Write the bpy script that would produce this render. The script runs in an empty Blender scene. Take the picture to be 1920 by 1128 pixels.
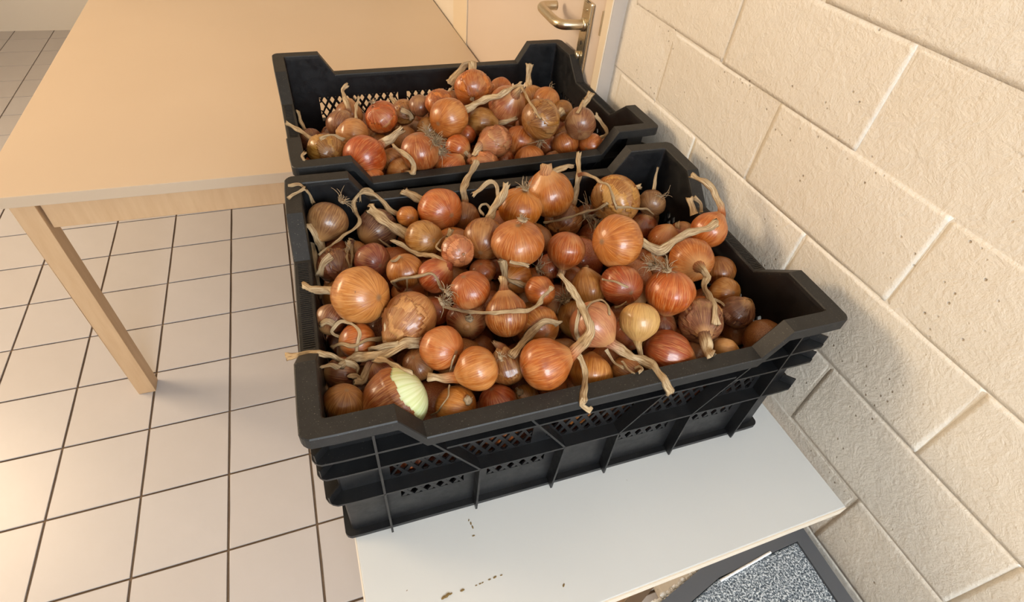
import bpy, bmesh, math, random
from mathutils import Vector, Matrix, noise
R_ = random.Random(5)
SC = bpy.context.scene
COL = SC.collection

# ---------------------------------------------------------------- camera
cam_d = bpy.data.cameras.new('camera'); cam = bpy.data.objects.new('camera', cam_d); COL.objects.link(cam)
cam_d.sensor_width = 36; cam_d.sensor_fit = 'HORIZONTAL'; cam_d.lens = 996.18 / 1920 * 36
cam_d.clip_start = .02
cam.matrix_world = Matrix(((0.94703, 0.16244, -0.27703, 0.0657), (-0.30979, 0.68945, -0.65475, -0.2623),
                           (0.08464, 0.70588, 0.70325, 0.6460), (0, 0, 0, 1)))
SC.camera = cam
# ---------------------------------------------------------------- world, lights, exposure
SC.view_settings.view_transform = 'Standard'; SC.view_settings.look = 'None'
SC.view_settings.gamma = 1; SC.view_settings.use_curve_mapping = False
SC.view_settings.exposure = 0.85
w = bpy.data.worlds.new('world'); SC.world = w; w.use_nodes = True
w.node_tree.nodes['Background'].inputs[0].default_value = (.75, .85, 1, 1)
w.node_tree.nodes['Background'].inputs[1].default_value = .3
def area(name, loc, target, sx, sy, power, colour):
    l = bpy.data.lights.new(name, 'AREA'); l.shape = 'RECTANGLE'; l.size = sx; l.size_y = sy
    l.energy = power; l.color = colour
    o = bpy.data.objects.new(name, l); COL.objects.link(o); o.location = loc
    o.rotation_euler = (Vector(target) - Vector(loc)).to_track_quat('-Z', 'Y').to_euler()
    return o
area('window_light_side', (-2.3, 1.7, 1.05), (.1, .75, .1), 1.0, .9, 33, (1, .76, .50))
area('window_light_front', (.25, -2.15, .95), (.2, 0, -.1), 1.3, 1.3, 60, (.78, .89, 1))

# ---------------------------------------------------------------- helpers
def lin(r, g, b):
    f = lambda c: (c / 255 / 12.92) if c / 255 <= .04045 else ((c / 255 + .055) / 1.055) ** 2.4
    return (f(r), f(g), f(b), 1)
class NT:
    def __init__(s, name):
        s.m = bpy.data.materials.new(name); s.m.use_nodes = True; s.t = s.m.node_tree; s.n = s.t.nodes
        s.b = s.n['Principled BSDF']
    def add(s, kind, **kw):
        n = s.n.new(kind)
        for k, v in kw.items():
            if k.startswith('i_'): n.inputs[k[2:].replace('_', ' ')].default_value = v
            else: setattr(n, k, v)
        return n
    def link(s, a, b): s.t.links.new(a, b)
    def ramp(s, fac, stops):
        r = s.n.new('ShaderNodeValToRGB'); e = r.color_ramp.elements
        while len(e) < len(stops): e.new(.5)
        for q, (p, c) in zip(e, stops):
            q.position = p; q.color = c if len(c) == 4 else (*c, 1)
        s.link(fac, r.inputs[0]); return r.outputs[0]
    def mix(s, fac, a, b, mode='MIX'):
        m = s.n.new('ShaderNodeMix'); m.data_type = 'RGBA'; m.blend_type = mode; m.clamp_factor = True
        for sock, v in ((m.inputs[0], fac), (m.inputs[6], a), (m.inputs[7], b)):
            if isinstance(v, (int, float)): sock.default_value = v
            elif isinstance(v, tuple): sock.default_value = v
            else: s.link(v, sock)
        return m.outputs[2]
    def noise(s, vec, scale, detail=3, rough=.5, dist=0):
        n = s.n.new('ShaderNodeTexNoise'); n.inputs['Scale'].default_value = scale
        n.inputs['Detail'].default_value = detail; n.inputs['Roughness'].default_value = rough
        n.inputs['Distortion'].default_value = dist
        if vec is not None: s.link(vec, n.inputs['Vector'])
        return n.outputs['Fac']
    def mapped(s, vec, scale=(1, 1, 1), rot=(0, 0, 0), loc=(0, 0, 0)):
        m = s.n.new('ShaderNodeMapping'); m.inputs['Scale'].default_value = scale
        m.inputs['Rotation'].default_value = rot; m.inputs['Location'].default_value = loc
        s.link(vec, m.inputs['Vector']); return m.outputs[0]
    def bump(s, h, strength=.3, dist=.002, normal=None):
        b = s.n.new('ShaderNodeBump'); b.inputs['Strength'].default_value = strength; b.inputs['Distance'].default_value = dist
        s.link(h, b.inputs['Height'])
        if normal is not None: s.link(normal, b.inputs['Normal'])
        return b.outputs[0]
    def coord(s, which='Object'): return s.add('ShaderNodeTexCoord').outputs[which]
def set_in(b, **kw):
    for k, v in kw.items(): b.inputs[k.replace('_', ' ')].default_value = v
MATS = {}
# ---- onion skin: colour comes from the object's own colour
def skin_material(name, necked=True):
    t = NT(name); oc = t.coord('Object'); inf = t.add('ShaderNodeObjectInfo')
    sep = t.add('ShaderNodeSeparateXYZ'); t.link(oc, sep.inputs[0])
    flat = t.add('ShaderNodeCombineXYZ'); t.link(sep.outputs[0], flat.inputs[0]); t.link(sep.outputs[1], flat.inputs[1])
    nrm = t.add('ShaderNodeVectorMath', operation='NORMALIZE'); t.link(flat.outputs[0], nrm.inputs[0])
    zc = t.add('ShaderNodeMath', operation='MULTIPLY'); t.link(sep.outputs[2], zc.inputs[0]); zc.inputs[1].default_value = 9
    sep2 = t.add('ShaderNodeSeparateXYZ'); t.link(nrm.outputs[0], sep2.inputs[0])
    rnd = t.add('ShaderNodeMath', operation='MULTIPLY_ADD'); t.link(inf.outputs['Random'], rnd.inputs[0]); rnd.inputs[1].default_value = 40; t.link(zc.outputs[0], rnd.inputs[2])
    v = t.add('ShaderNodeCombineXYZ'); t.link(sep2.outputs[0], v.inputs[0]); t.link(sep2.outputs[1], v.inputs[1]); t.link(rnd.outputs[0], v.inputs[2])
    st = t.noise(v.outputs[0], 7.5, 4, .62)
    fine = t.noise(t.mapped(v.outputs[0], (3, 3, .6)), 11, 2, .5)
    off = t.add('ShaderNodeVectorMath', operation='ADD'); t.link(oc, off.inputs[0])
    rc = t.add('ShaderNodeCombineXYZ'); t.link(rnd.outputs[0], rc.inputs[0]); t.link(inf.outputs['Random'], rc.inputs[1]); t.link(rc.outputs[0], off.inputs[1])
    r3 = t.add('ShaderNodeVectorMath', operation='SCALE'); t.link(inf.outputs['Random'], r3.inputs['Scale']); r3.inputs[0].default_value = (31, 17, 23)
    off2 = t.add('ShaderNodeVectorMath', operation='ADD'); t.link(oc, off2.inputs[0]); t.link(r3.outputs[0], off2.inputs[1])
    big = t.noise(off2.outputs[0], 32, 3, .55, .4); spots = t.noise(off2.outputs[0], 170, 3, .6)
    base = inf.outputs['Color']
    dark = t.mix(1.0, base, (.50, .30, .18, 1), 'MULTIPLY'); lite = t.mix(.34, base, (.90, .56, .22, 1))
    c = t.mix(t.ramp(st, [(.36, (0, 0, 0)), (.60, (1, 1, 1))]), t.mix(.55, base, dark), base)
    c = t.mix(t.ramp(fine, [(.48, (0, 0, 0)), (.68, (.75, .75, .75))]), c, lite)
    c = t.mix(t.ramp(big, [(.54, (0, 0, 0)), (.66, (.45, .45, .45))]), c, lite)
    c = t.mix(t.ramp(big, [(.26, (.75, .75, .75)), (.44, (0, 0, 0))]), c, dark)
    c = t.mix(t.ramp(spots, [(.70, (0, 0, 0)), (.76, (.6, .6, .6))]), c, (.09, .045, .02, 1))
    gz = t.add('ShaderNodeSeparateXYZ'); t.link(t.coord('Generated'), gz.inputs[0])
    c = t.mix(t.ramp(gz.outputs[2], [(.80, (0, 0, 0)), (.97, (.75, .75, .75))]), c, (.52, .27, .10, 1))
    gx = t.add('ShaderNodeVectorMath', operation='DISTANCE'); t.link(t.mapped(t.coord('Generated'), (1, 1, .35)), gx.inputs[0]); gx.inputs[1].default_value = (.5, .5, 0)
    c = t.mix(t.ramp(gx.outputs['Value'], [(.0, (.9, .9, .9)), (.035, (.7, .7, .7)), (.075, (0, 0, 0))]), c, (.20, .11, .05, 1))
    t.link(c, t.b.inputs['Base Color'])
    set_in(t.b, Coat_Weight=.34, Coat_Roughness=.12, Specular_IOR_Level=.5, Subsurface_Weight=.06, Subsurface_Scale=.006)
    t.link(t.ramp(big, [(.3, (.30, .30, .30)), (.7, (.46, .46, .46))]), t.b.inputs['Roughness'])
    n1 = t.bump(st, .30, .0014); t.link(t.bump(fine, .22, .0006, n1), t.b.inputs['Normal'])
    return t.m
MATS['skin'] = skin_material('onion_skin')
# ---- dried leaf / neck
t = NT('dried_leaf'); oc = t.coord('Object'); uv = t.coord('UV'); inf = t.add('ShaderNodeObjectInfo')
fib = t.noise(t.mapped(uv, (26, 1.4, 1)), 1.0, 4, .6); blot = t.noise(oc, 90, 3, .5)
su = t.add('ShaderNodeSeparateXYZ'); t.link(uv, su.inputs[0]); rr = t.mix(inf.outputs['Random'], (.68, .52, .31, 1), (.52, .37, .20, 1))
cc = t.mix(t.ramp(su.outputs[1], [(.30, (0, 0, 0)), (1.0, (1, 1, 1))]), inf.outputs['Color'], rr)
c = t.mix(t.ramp(fib, [(.38, (0, 0, 0)), (.60, (1, 1, 1))]), t.mix(1.0, cc, (.48, .38, .28, 1), 'MULTIPLY'), cc)
c = t.mix(t.ramp(blot, [(.58, (0, 0, 0)), (.72, (.5, .5, .5))]), c, (.24, .14, .07, 1))
t.link(c, t.b.inputs['Base Color']); set_in(t.b, Roughness=.58); t.link(t.bump(fib, .8, .0018), t.b.inputs['Normal']); MATS['leaf'] = t.m
t = NT('root_hair'); inf = t.add('ShaderNodeObjectInfo')
t.link(t.mix(t.noise(t.coord(), 300, 2), (.46, .34, .20, 1), (.20, .13, .07, 1)), t.b.inputs['Base Color']); set_in(t.b, Roughness=.8); MATS['root'] = t.m
# ---- exposed green flesh
t = NT('onion_flesh'); oc = t.coord(); sep = t.add('ShaderNodeSeparateXYZ'); t.link(oc, sep.inputs[0])
flat = t.add('ShaderNodeCombineXYZ'); t.link(sep.outputs[0], flat.inputs[0]); t.link(sep.outputs[1], flat.inputs[1])
nrm = t.add('ShaderNodeVectorMath', operation='NORMALIZE'); t.link(flat.outputs[0], nrm.inputs[0])
s1 = t.noise(nrm.outputs[0], 9, 3, .5)
c = t.mix(t.ramp(s1, [(.35, (0, 0, 0)), (.65, (1, 1, 1))]), lin(190, 198, 136), lin(212, 216, 176))
t.link(c, t.b.inputs['Base Color']); set_in(t.b, Roughness=.3, Subsurface_Weight=.15, Subsurface_Scale=.01, Coat_Weight=.3); MATS['flesh'] = t.m
# ---- black crate plastic
t = NT('black_plastic'); oc = t.coord(); n1 = t.noise(oc, 60, 5, .65); n2 = t.noise(oc, 900, 2, .5); n3 = t.noise(t.mapped(oc, (1, 1, 3)), 9, 3)
c = t.mix(t.ramp(n3, [(.35, (0, 0, 0)), (.7, (1, 1, 1))]), (.0045, .0047, .0053, 1), (.010, .0105, .0115, 1))
c = t.mix(t.ramp(n2, [(.70, (0, 0, 0)), (.76, (.6, .6, .6))]), c, (.16, .14, .12, 1))
t.link(c, t.b.inputs['Base Color']); t.link(t.ramp(n1, [(.3, (.30, .30, .30)), (.7, (.52, .52, .52))]), t.b.inputs['Roughness'])
t.link(t.bump(n1, .12, .001), t.b.inputs['Normal']); set_in(t.b, Specular_IOR_Level=.5); MATS['plastic'] = t.m
t = NT('worn_rim_plastic'); oc = t.coord(); n1 = t.noise(oc, 55, 5, .7); n2 = t.noise(oc, 700, 2, .5)
c = t.mix(t.ramp(n1, [(.35, (0, 0, 0)), (.7, (1, 1, 1))]), (.0048, .0047, .0046, 1), (.012, .0115, .011, 1))
c = t.mix(t.ramp(n2, [(.66, (0, 0, 0)), (.74, (.5, .5, .5))]), c, (.2, .17, .13, 1))
t.link(c, t.b.inputs['Base Color']); set_in(t.b, Roughness=.55); t.link(t.bump(n1, .2, .001), t.b.inputs['Normal']); MATS['rim'] = t.m
# ---- laminate, wood, paint, tile
t = NT('table_laminate'); oc = t.coord(); n = t.noise(oc, 4, 3)
c = t.mix(n, lin(200, 200, 197), lin(208, 208, 205))
n2 = t.noise(t.mapped(oc, (60, 60, 60)), 1, 3, .6, .5); n4 = t.noise(oc, 5, 2)
m = t.add('ShaderNodeMath', operation='MULTIPLY'); t.link(t.ramp(n2, [(.735, (0, 0, 0)), (.75, (1, 1, 1))]), m.inputs[0]); t.link(t.ramp(n4, [(.5, (0, 0, 0)), (.6, (1, 1, 1))]), m.inputs[1])
c = t.mix(m.outputs[0], c, lin(120, 98, 58))
t.link(c, t.b.inputs['Base Color']); set_in(t.b, Roughness=.33, Specular_IOR_Level=.45); MATS['laminate'] = t.m
t = NT('beige_laminate'); n = t.noise(t.coord(), 3, 2); t.link(t.mix(n, lin(198, 178, 154), lin(206, 186, 162)), t.b.inputs['Base Color']); set_in(t.b, Roughness=.3, Specular_IOR_Level=.45); MATS['beige'] = t.m
t = NT('edge_band'); set_in(t.b, Roughness=.5); t.b.inputs['Base Color'].default_value = lin(226, 212, 192); MATS['band'] = t.m
t = NT('crumb'); set_in(t.b, Roughness=.8); t.b.inputs['Base Color'].default_value = lin(120, 96, 52); MATS['crumb'] = t.m
t = NT('light_wood'); oc = t.coord(); n = t.noise(t.mapped(oc, (1, 1, .12)), 60, 4, .6)
t.link(t.mix(n, lin(196, 158, 118), lin(222, 190, 150)), t.b.inputs['Base Color']); set_in(t.b, Roughness=.55); MATS['wood'] = t.m
t = NT('brick_paint'); oc = t.coord(); g = t.add('ShaderNodeNewGeometry').outputs['Position']
n1 = t.noise(g, 48, 6, .68, .6); n2 = t.noise(g, 210, 4, .6); vor = t.add('ShaderNodeTexVoronoi'); vor.inputs['Scale'].default_value = 75; t.link(g, vor.inputs['Vector'])
pit = t.ramp(vor.outputs['Distance'], [(.05, (0, 0, 0)), (.13, (1, 1, 1))])
pm = t.noise(g, 13, 2); pitm = t.mix(t.ramp(pm, [(.50, (1, 1, 1)), (.60, (0, 0, 0))]), pit, (1, 1, 1, 1))
c = t.mix(n1, lin(222, 214, 200), lin(232, 225, 212)); c = t.mix(pitm, lin(176, 158, 134), c)
t.link(c, t.b.inputs['Base Color']); set_in(t.b, Roughness=.42)
b1 = t.bump(n1, .42, .005); b2 = t.bump(n2, .5, .0018, b1); t.link(t.bump(pitm, .8, .0016, b2), t.b.inputs['Normal']); MATS['brick'] = t.m
t = NT('wall_paint'); n = t.noise(t.coord(), 120, 3); t.b.inputs['Base Color'].default_value = lin(232, 222, 206); set_in(t.b, Roughness=.6); t.link(t.bump(n, .1, .001), t.b.inputs['Normal']); MATS['wall'] = t.m
t = NT('door_paint'); n = t.noise(t.coord(), 90, 3); t.b.inputs['Base Color'].default_value = lin(216, 200, 186); set_in(t.b, Roughness=.38); t.link(t.bump(n, .06, .001), t.b.inputs['Normal']); MATS['door'] = t.m
t = NT('frame_paint'); t.b.inputs['Base Color'].default_value = lin(228, 212, 186); set_in(t.b, Roughness=.4); MATS['frame'] = t.m
t = NT('frame_shade_paint'); t.b.inputs['Base Color'].default_value = lin(184, 172, 160); set_in(t.b, Roughness=.5); MATS['frame_shade'] = t.m  # greyer frame colour standing in for shade on the post's side
t = NT('brushed_metal'); n = t.noise(t.mapped(t.coord(), (1, 1, 30)), 60, 3); set_in(t.b, Metallic=1.0); t.b.inputs['Base Color'].default_value = lin(205, 192, 165)
t.link(t.ramp(n, [(.3, (.26, .26, .26)), (.7, (.36, .36, .36))]), t.b.inputs['Roughness']); MATS['metal'] = t.m
t = NT('dark_slot'); t.b.inputs['Base Color'].default_value = (.02, .015, .01, 1); MATS['slot'] = t.m
t = NT('floor_tile'); inf = t.add('ShaderNodeObjectInfo'); n = t.noise(t.coord(), 9, 4, .6); n2 = t.noise(t.coord(), 70, 3)
c = t.mix(n, lin(186, 183, 183), lin(196, 192, 192)); c = t.mix(inf.outputs['Random'], c, t.mix(.35, c, lin(188, 178, 170)))
t.link(c, t.b.inputs['Base Color']); set_in(t.b, Roughness=.34); t.link(t.bump(n2, .06, .001), t.b.inputs['Normal']); MATS['tile'] = t.m
t = NT('grout'); n = t.noise(t.coord(), 120, 3); t.link(t.mix(n, lin(96, 78, 60), lin(124, 102, 80)), t.b.inputs['Base Color']); set_in(t.b, Roughness=.9); MATS['grout'] = t.m
t = NT('grey_tweed'); n = t.noise(t.coord(), 420, 2, .6, .6)
t.link(t.ramp(n, [(.38, lin(60, 68, 76)), (.5, lin(118, 128, 136)), (.62, lin(214, 218, 220))]), t.b.inputs['Base Color']); set_in(t.b, Roughness=.95); t.link(t.bump(n, .8, .002), t.b.inputs['Normal']); MATS['tweed'] = t.m
t = NT('dark_grey_vinyl'); t.b.inputs['Base Color'].default_value = lin(84, 86, 90); set_in(t.b, Roughness=.5); MATS['vinyl'] = t.m
t = NT('white_fluff'); n = t.noise(t.coord(), 300, 3); t.b.inputs['Base Color'].default_value = lin(240, 240, 238); set_in(t.b, Roughness=.9); t.link(t.bump(n, .8, .003), t.b.inputs['Normal']); MATS['fluff'] = t.m

def link_obj(name, me, mat=None, parent=None, smooth=False):
    if mat is not None and not me.materials: me.materials.append(MATS[mat] if isinstance(mat, str) else mat)
    if smooth: me.polygons.foreach_set('use_smooth', [True] * len(me.polygons))
    o = bpy.data.objects.new(name, me); COL.objects.link(o)
    if parent is not None: o.parent = parent
    return o
def from_bm(name, bm, mat=None, parent=None, smooth=False):
    bmesh.ops.recalc_face_normals(bm, faces=bm.faces)
    me = bpy.data.meshes.new(name); bm.to_mesh(me); bm.free()
    return link_obj(name, me, mat, parent, smooth)
def py_obj(name, V, Fc, mat=None, parent=None, smooth=False):
    me = bpy.data.meshes.new(name); me.from_pydata([tuple(v) for v in V], [], Fc); me.update()
    bm = bmesh.new(); bm.from_mesh(me); bmesh.ops.recalc_face_normals(bm, faces=bm.faces); bm.to_mesh(me); bm.free()
    return link_obj(name, me, mat, parent, smooth)
def empty(name, loc=(0, 0, 0), rot=None):
    o = bpy.data.objects.new(name, None); COL.objects.link(o); o.location = loc; o.empty_display_size = .02
    if rot is not None: o.rotation_mode = 'QUATERNION'; o.rotation_quaternion = rot
    return o
def tag(o, label, cat, group=None):
    o['label'] = label; o['category'] = cat
    if group: o['group'] = group
    return o
def struct(o): o['kind'] = 'structure'; return o
def bm_box(bm, lo, hi, bevel=0):
    vs = [bm.verts.new((x, y, z)) for z in (lo[2], hi[2]) for y in (lo[1], hi[1]) for x in (lo[0], hi[0])]
    fs = [bm.faces.new([vs[i] for i in q]) for q in ((0, 1, 3, 2), (4, 5, 7, 6), (0, 1, 5, 4), (2, 3, 7, 6), (0, 2, 6, 4), (1, 3, 7, 5))]
    if bevel:
        es = list({e for f in fs for e in f.edges})
        bmesh.ops.bevel(bm, geom=es, offset=bevel, segments=2, profile=.6, affect='EDGES')
def box(name, lo, hi, mat, parent=None, bevel=0):
    bm = bmesh.new(); bm_box(bm, lo, hi, bevel); return from_bm(name, bm, mat, parent)
def bm_prism(bm, poly, z0, z1, bevel=0):
    a = [bm.verts.new((*p, z0)) for p in poly]; b = [bm.verts.new((*p, z1)) for p in poly]; n = len(poly)
    fs = [bm.faces.new(a), bm.faces.new(b)] + [bm.faces.new((a[i], a[(i + 1) % n], b[(i + 1) % n], b[i])) for i in range(n)]
    if bevel: bmesh.ops.bevel(bm, geom=list({e for f in fs for e in f.edges}), offset=bevel, segments=2, profile=.6, affect='EDGES')
def prism(name, poly, z0, z1, mat, parent=None, bevel=0):
    bm = bmesh.new(); bm_prism(bm, poly, z0, z1, bevel); return from_bm(name, bm, mat, parent)
# ================================================================ room shell
TZ = -.75                                        # floor level; the front table top is z = 0
K = -.025                                        # the right wall drifts by this much x per metre of y
def wx(y, x0=.634, y0=.45): return x0 + K * (y - y0)
# floor: a grout bed with every near tile as its own piece
floor = struct(box('floor', (-3.2, -2.4, TZ - .06), (.95, 4.2, TZ - .004), 'grout'))
tile_me = None
P = .2065; G = .0055
def tile_mesh():
    bm = bmesh.new(); bm_box(bm, (G / 2, G / 2, -.004), (P - G / 2, P - G / 2, 0), .0012)
    me = bpy.data.meshes.new('tile'); bmesh.ops.recalc_face_normals(bm, faces=bm.faces); bm.to_mesh(me); bm.free(); me.materials.append(MATS['tile']); return me
tile_me = tile_mesh()
ang = math.atan(.0276)
cells = []
for i in range(-14, 5):
    for j in range(-10, 20):
        u, v = i * P, j * P
        x = -.1115 - .0276 * (.18 + v) + u; y = .1803 + v + .0276 * u
        if -3.1 < x < .75 and -2.3 < y < 4.0: cells.append((x, y))
cells.sort(key=lambda c: (c[0] + .75) ** 2 + (c[1] - .9) ** 2)
for x, y in cells[:290]:
    o = bpy.data.objects.new('tile', tile_me); COL.objects.link(o); o.parent = floor
    o.location = (x, y, TZ + R_.uniform(-.0004, .0004)); o.rotation_euler = (0, 0, ang)
bm = bmesh.new()
for x, y in cells[290:]:
    c, s = math.cos(ang), math.sin(ang)
    q = [(x + c * a - s * b, y + s * a + c * b) for a, b in ((G / 2, G / 2), (P - G / 2, G / 2), (P - G / 2, P - G / 2), (G / 2, P - G / 2))]
    bm_prism(bm, q, TZ - .004, TZ)
o = from_bm('distant_tiles', bm, 'tile', floor); o['kind'] = 'stuff'

# painted block wall on the right, ends at the door frame (y = .70)
wall = struct(prism('wall_right', [(wx(-2.4) + .0006, -2.4), (wx(.70) + .0006, .70), (wx(.70) + .16, .70), (wx(-2.4) + .16, -2.4)], TZ, 1.85, 'brick'))
CH, BL = .1195, .262
z = .248 - CH * 9; row = 0; nb = 0
while z < 1.85:
    z0, z1 = max(z, TZ), min(z + CH, 1.85); y1 = .70; first = True
    y = .5305 + BL * 1 if row % 2 == 1 else .5305 + BL * .5
    far = []
    while y > -2.4:
        a, b = max(y - BL, -2.4), min(y, .70)
        if b - a > .02 and z1 - z0 > .02:
            if a > -.98 and z0 < 1.0:
                bm = bmesh.new(); g = .0004; n = 3
                # block face: a slightly uneven slab with soft painted edges
                j = lambda s_: R_.uniform(-s_, s_)
                d = R_.uniform(-.0005, .0005)
                X = lambda yy, off: wx(yy) + off
                ys = [a + g, a + g + .006, b - g - .006, b - g]; zs = [z0 + g, z0 + g + .006, z1 - g - .006, z1 - g]
                vv = [[bm.verts.new((X(yy, (.0005 if (iy in (0, 3) or iz in (0, 3)) else 0) + d + j(.0005)), yy + (j(.0012)), zz + j(.0012))) for iz, zz in enumerate(zs)] for iy, yy in enumerate(ys)]
                for p in range(3):
                    for q in range(3): bm.faces.new((vv[p][q], vv[p + 1][q], vv[p + 1][q + 1], vv[p][q + 1]))
                rim_ = [vv[0][0], vv[1][0], vv[2][0], vv[3][0], vv[3][1], vv[3][2], vv[3][3], vv[2][3], vv[1][3], vv[0][3], vv[0][2], vv[0][1]]
                bk = [bm.verts.new((X(v.co.y, .0045), v.co.y, v.co.z)) for v in rim_]
                for p in range(12): bm.faces.new((rim_[p], rim_[(p + 1) % 12], bk[(p + 1) % 12], bk[p]))
                from_bm('block', bm, 'brick', wall, True); nb += 1
        y -= BL
    z += CH; row += 1
# wall beyond the door, other walls and ceiling
struct(prism('wall_back', [(-3.2, 4.0), (.9, 4.0), (.9, 4.15), (-3.2, 4.15)], TZ, 1.85, 'wall'))
struct(prism('wall_left', [(-3.2, -2.4), (-3.05, -2.4), (-3.05, 4.0), (-3.2, 4.0)], TZ, 1.85, 'wall'))
struct(prism('wall_front', [(-3.05, -2.4), (wx(-2.4), -2.4), (wx(-2.4), -2.25), (-3.05, -2.25)], TZ, 1.85, 'wall'))
struct(prism('ceiling', [(-3.2, -2.4), (.95, -2.4), (.95, 4.15), (-3.2, 4.15)], 1.85, 1.95, 'wall'))
# door side of the right wall: plane of the leaf
def dx(y): return .6 + K * (y - .8)
def wall_slab(name, y0, y1, z0, z1, off0, off1, mat, parent=None, bevel=0):
    return prism(name, [(dx(y0) + off0, y0), (dx(y1) + off0, y1), (dx(y1) + off1, y1), (dx(y0) + off1, y0)], z0, z1, mat, parent, bevel)
ft = struct(wall_slab('trim_1', .693, .7175, TZ, 1.42, -.004, .03, 'frame', None, .001))      # near post of the door frame, its side faces the camera
wall_slab('frame_return_shade', .6915, .6928, TZ, 1.42, -.002, .03, 'frame_shade', ft)  # thin strip over the post's side, its shade put into the colour
wall_slab('frame_back', .6985, .7165, TZ, 1.42, .0301, .16, 'wall', ft)
door = struct(wall_slab('door_1', .7195, 1.628, TZ + .008, 1.36, 0, .04, 'door', None, .0015))
ft2 = struct(wall_slab('trim_2', 1.631, 1.80, TZ, 1.42, -.004, .05, 'frame', None, .001))
struct(wall_slab('trim_3', .7185, 1.630, 1.362, 1.42, -.004, .05, 'frame'))
struct(wall_slab('wall_right_upper', .7, 1.8, 1.421, 1.85, .01, .16, 'wall'))
struct(wall_slab('wall_right_far', 1.801, 4.0, TZ, 1.85, .0, .16, 'wall'))
# handle plate, lever, keyhole, cylinder, latch plate
def rounded_plate(y0, y1, z0, z1, x0, x1, r=.004):
    bm = bmesh.new(); bm_box(bm, (x0, y0, z0), (x1, y1, z1), r); return bm
dh = empty('door_handle', (dx(.78), .78, .297)); dh.parent = door; dh['label'] = 'brushed metal lever handle on long plate'
pl = from_bm('handle_plate', rounded_plate(.7625, .7995, .130, .340, dx(.78) - .0085, dx(.78) + .0005, .003), 'metal'); pl.parent = dh; pl.matrix_parent_inverse = Matrix.Translation(-dh.location)
def tube_mesh(pts, rad, n=12, cap=True):
    """round or flattened tube along pts; rad: list of (half_a, half_b)"""
    V, Fc = [], []; m = len(pts); pts = [Vector(p) for p in pts]; up = None
    for i, p in enumerate(pts):
        tg = (pts[min(i + 1, m - 1)] - pts[max(i - 1, 0)]).normalized()
        if up is None: up = Vector((0, 0, 1)) if abs(tg.z) < .9 else Vector((0, 1, 0))
        s = tg.cross(up).normalized(); up = s.cross(tg).normalized()
        ra, rb = rad[i]
        for k in range(n):
            a = 2 * math.pi * k / n; V.append(p + s * math.cos(a) * ra + up * math.sin(a) * rb)
    for i in range(m - 1):
        for k in range(n): Fc.append((i * n + k, i * n + (k + 1) % n, (i + 1) * n + (k + 1) % n, (i + 1) * n + k))
    if cap: Fc.append(tuple(range(n))); Fc.append(tuple((m - 1) * n + k for k in range(n)))
    return V, Fc
def smooth_path(pts, k=5):
    P_ = [Vector(p) for p in pts]; P_ = [P_[0] * 2 - P_[1]] + P_ + [P_[-1] * 2 - P_[-2]]; out = []
    for i in range(1, len(P_) - 2):
        a, b, c, d = P_[i - 1:i + 3]
        for j in range(k):
            u = j / k; out.append(.5 * ((2 * b) + (c - a) * u + (2 * a - 5 * b + 4 * c - d) * u * u + (3 * b - a - 3 * c + d) * u ** 3))
    out.append(P_[-2]); return out
X0 = dx(.78) - .0085
path = smooth_path([(X0, .781, .297), (X0 - .030, .782, .297), (X0 - .046, .787, .2965), (X0 - .053, .806, .2965), (X0 - .053, .86, .2965), (X0 - .050, .893, .2965), (X0 - .036, .902, .2965), (X0 - .012, .903, .2965)])
V, Fc = tube_mesh(path, [(.0095, .0095)] * len(path), 16)
lv = py_obj('lever', [v - dh.location for v in V], Fc, 'metal', dh, True)
V, Fc = tube_mesh([(X0 + .0005, .781, .297), (X0 - .005, .781, .297), (X0 - .006, .781, .297)], [(.0125, .0125), (.0125, .0125), (.010, .010)], 20)
py_obj('lever_collar', [v - dh.location for v in V], Fc, 'metal', dh, True)
V, Fc = tube_mesh([(X0 + .001, .7815, .262), (X0 - .0006, .7815, .262)], [(.0025, .0045)] * 2, 12); py_obj('keyhole', [v - dh.location for v in V], Fc, 'slot', dh)
V, Fc = tube_mesh([(X0 + .001, .784, .236), (X0 - .006, .784, .236), (X0 - .0075, .784, .236)], [(.0085, .0085), (.0085, .0085), (.006, .006)], 18); py_obj('lock_cylinder', [v - dh.location for v in V], Fc, 'metal', dh, True)
V, Fc = tube_mesh([(X0 + .001, .781, .325), (X0 - .0012, .781, .325)], [(.0035, .0035)] * 2, 12); py_obj('screw', [v - dh.location for v in V], Fc, 'metal', dh)
V, Fc = tube_mesh([(X0 + .001, .781, .150), (X0 - .0012, .781, .150)], [(.0035, .0035)] * 2, 12); py_obj('screw', [v - dh.location for v in V], Fc, 'metal', dh)
lp = wall_slab('latch_plate', .7170, .7215, .297, .341, -.0058, .001, 'metal', None, .0006); lp.parent = ft

# ================================================================ tables
ta = tag(empty('table', (.3, .37, TZ)), 'off white laminate table under both crates against block wall', 'table')
def tbl_child(o, root):
    o.parent = root; o.matrix_parent_inverse = Matrix.Translation(-root.location); return o
A = [(.0245, -.143), (.632, -.127), (.5945, .884), (-.006, .884)]
tbl_child(prism('table_top', A, -.0185, 0, 'laminate', None, .0012), ta)
def band(A_, i, z0, z1, root, t_=.0016):
    a, b = Vector((*A_[i], 0)), Vector((*A_[(i + 1) % 4], 0)); d = (b - a).normalized(); n = Vector((d.y, -d.x, 0))
    q = [a, b, b + n * t_, a + n * t_]; tbl_child(prism('edge_band', [(v.x, v.y) for v in q], z0, z1, 'band'), root)
band(A, 0, -.018, -.0008, ta); band(A, 3, -.018, -.0008, ta)
for (lx, ly) in ((.345, -.118), (.045, -.07), (.575, .82), (.04, .82)):
    tbl_child(box('leg', (lx, ly, TZ), (lx + .04, ly + .04, -.0185), 'wood', None, .002), ta)
tbl_child(box('rail', (.386, -.1045, -.10), (.61, -.0845, -.0187), 'wood', None, .001), ta)
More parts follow.
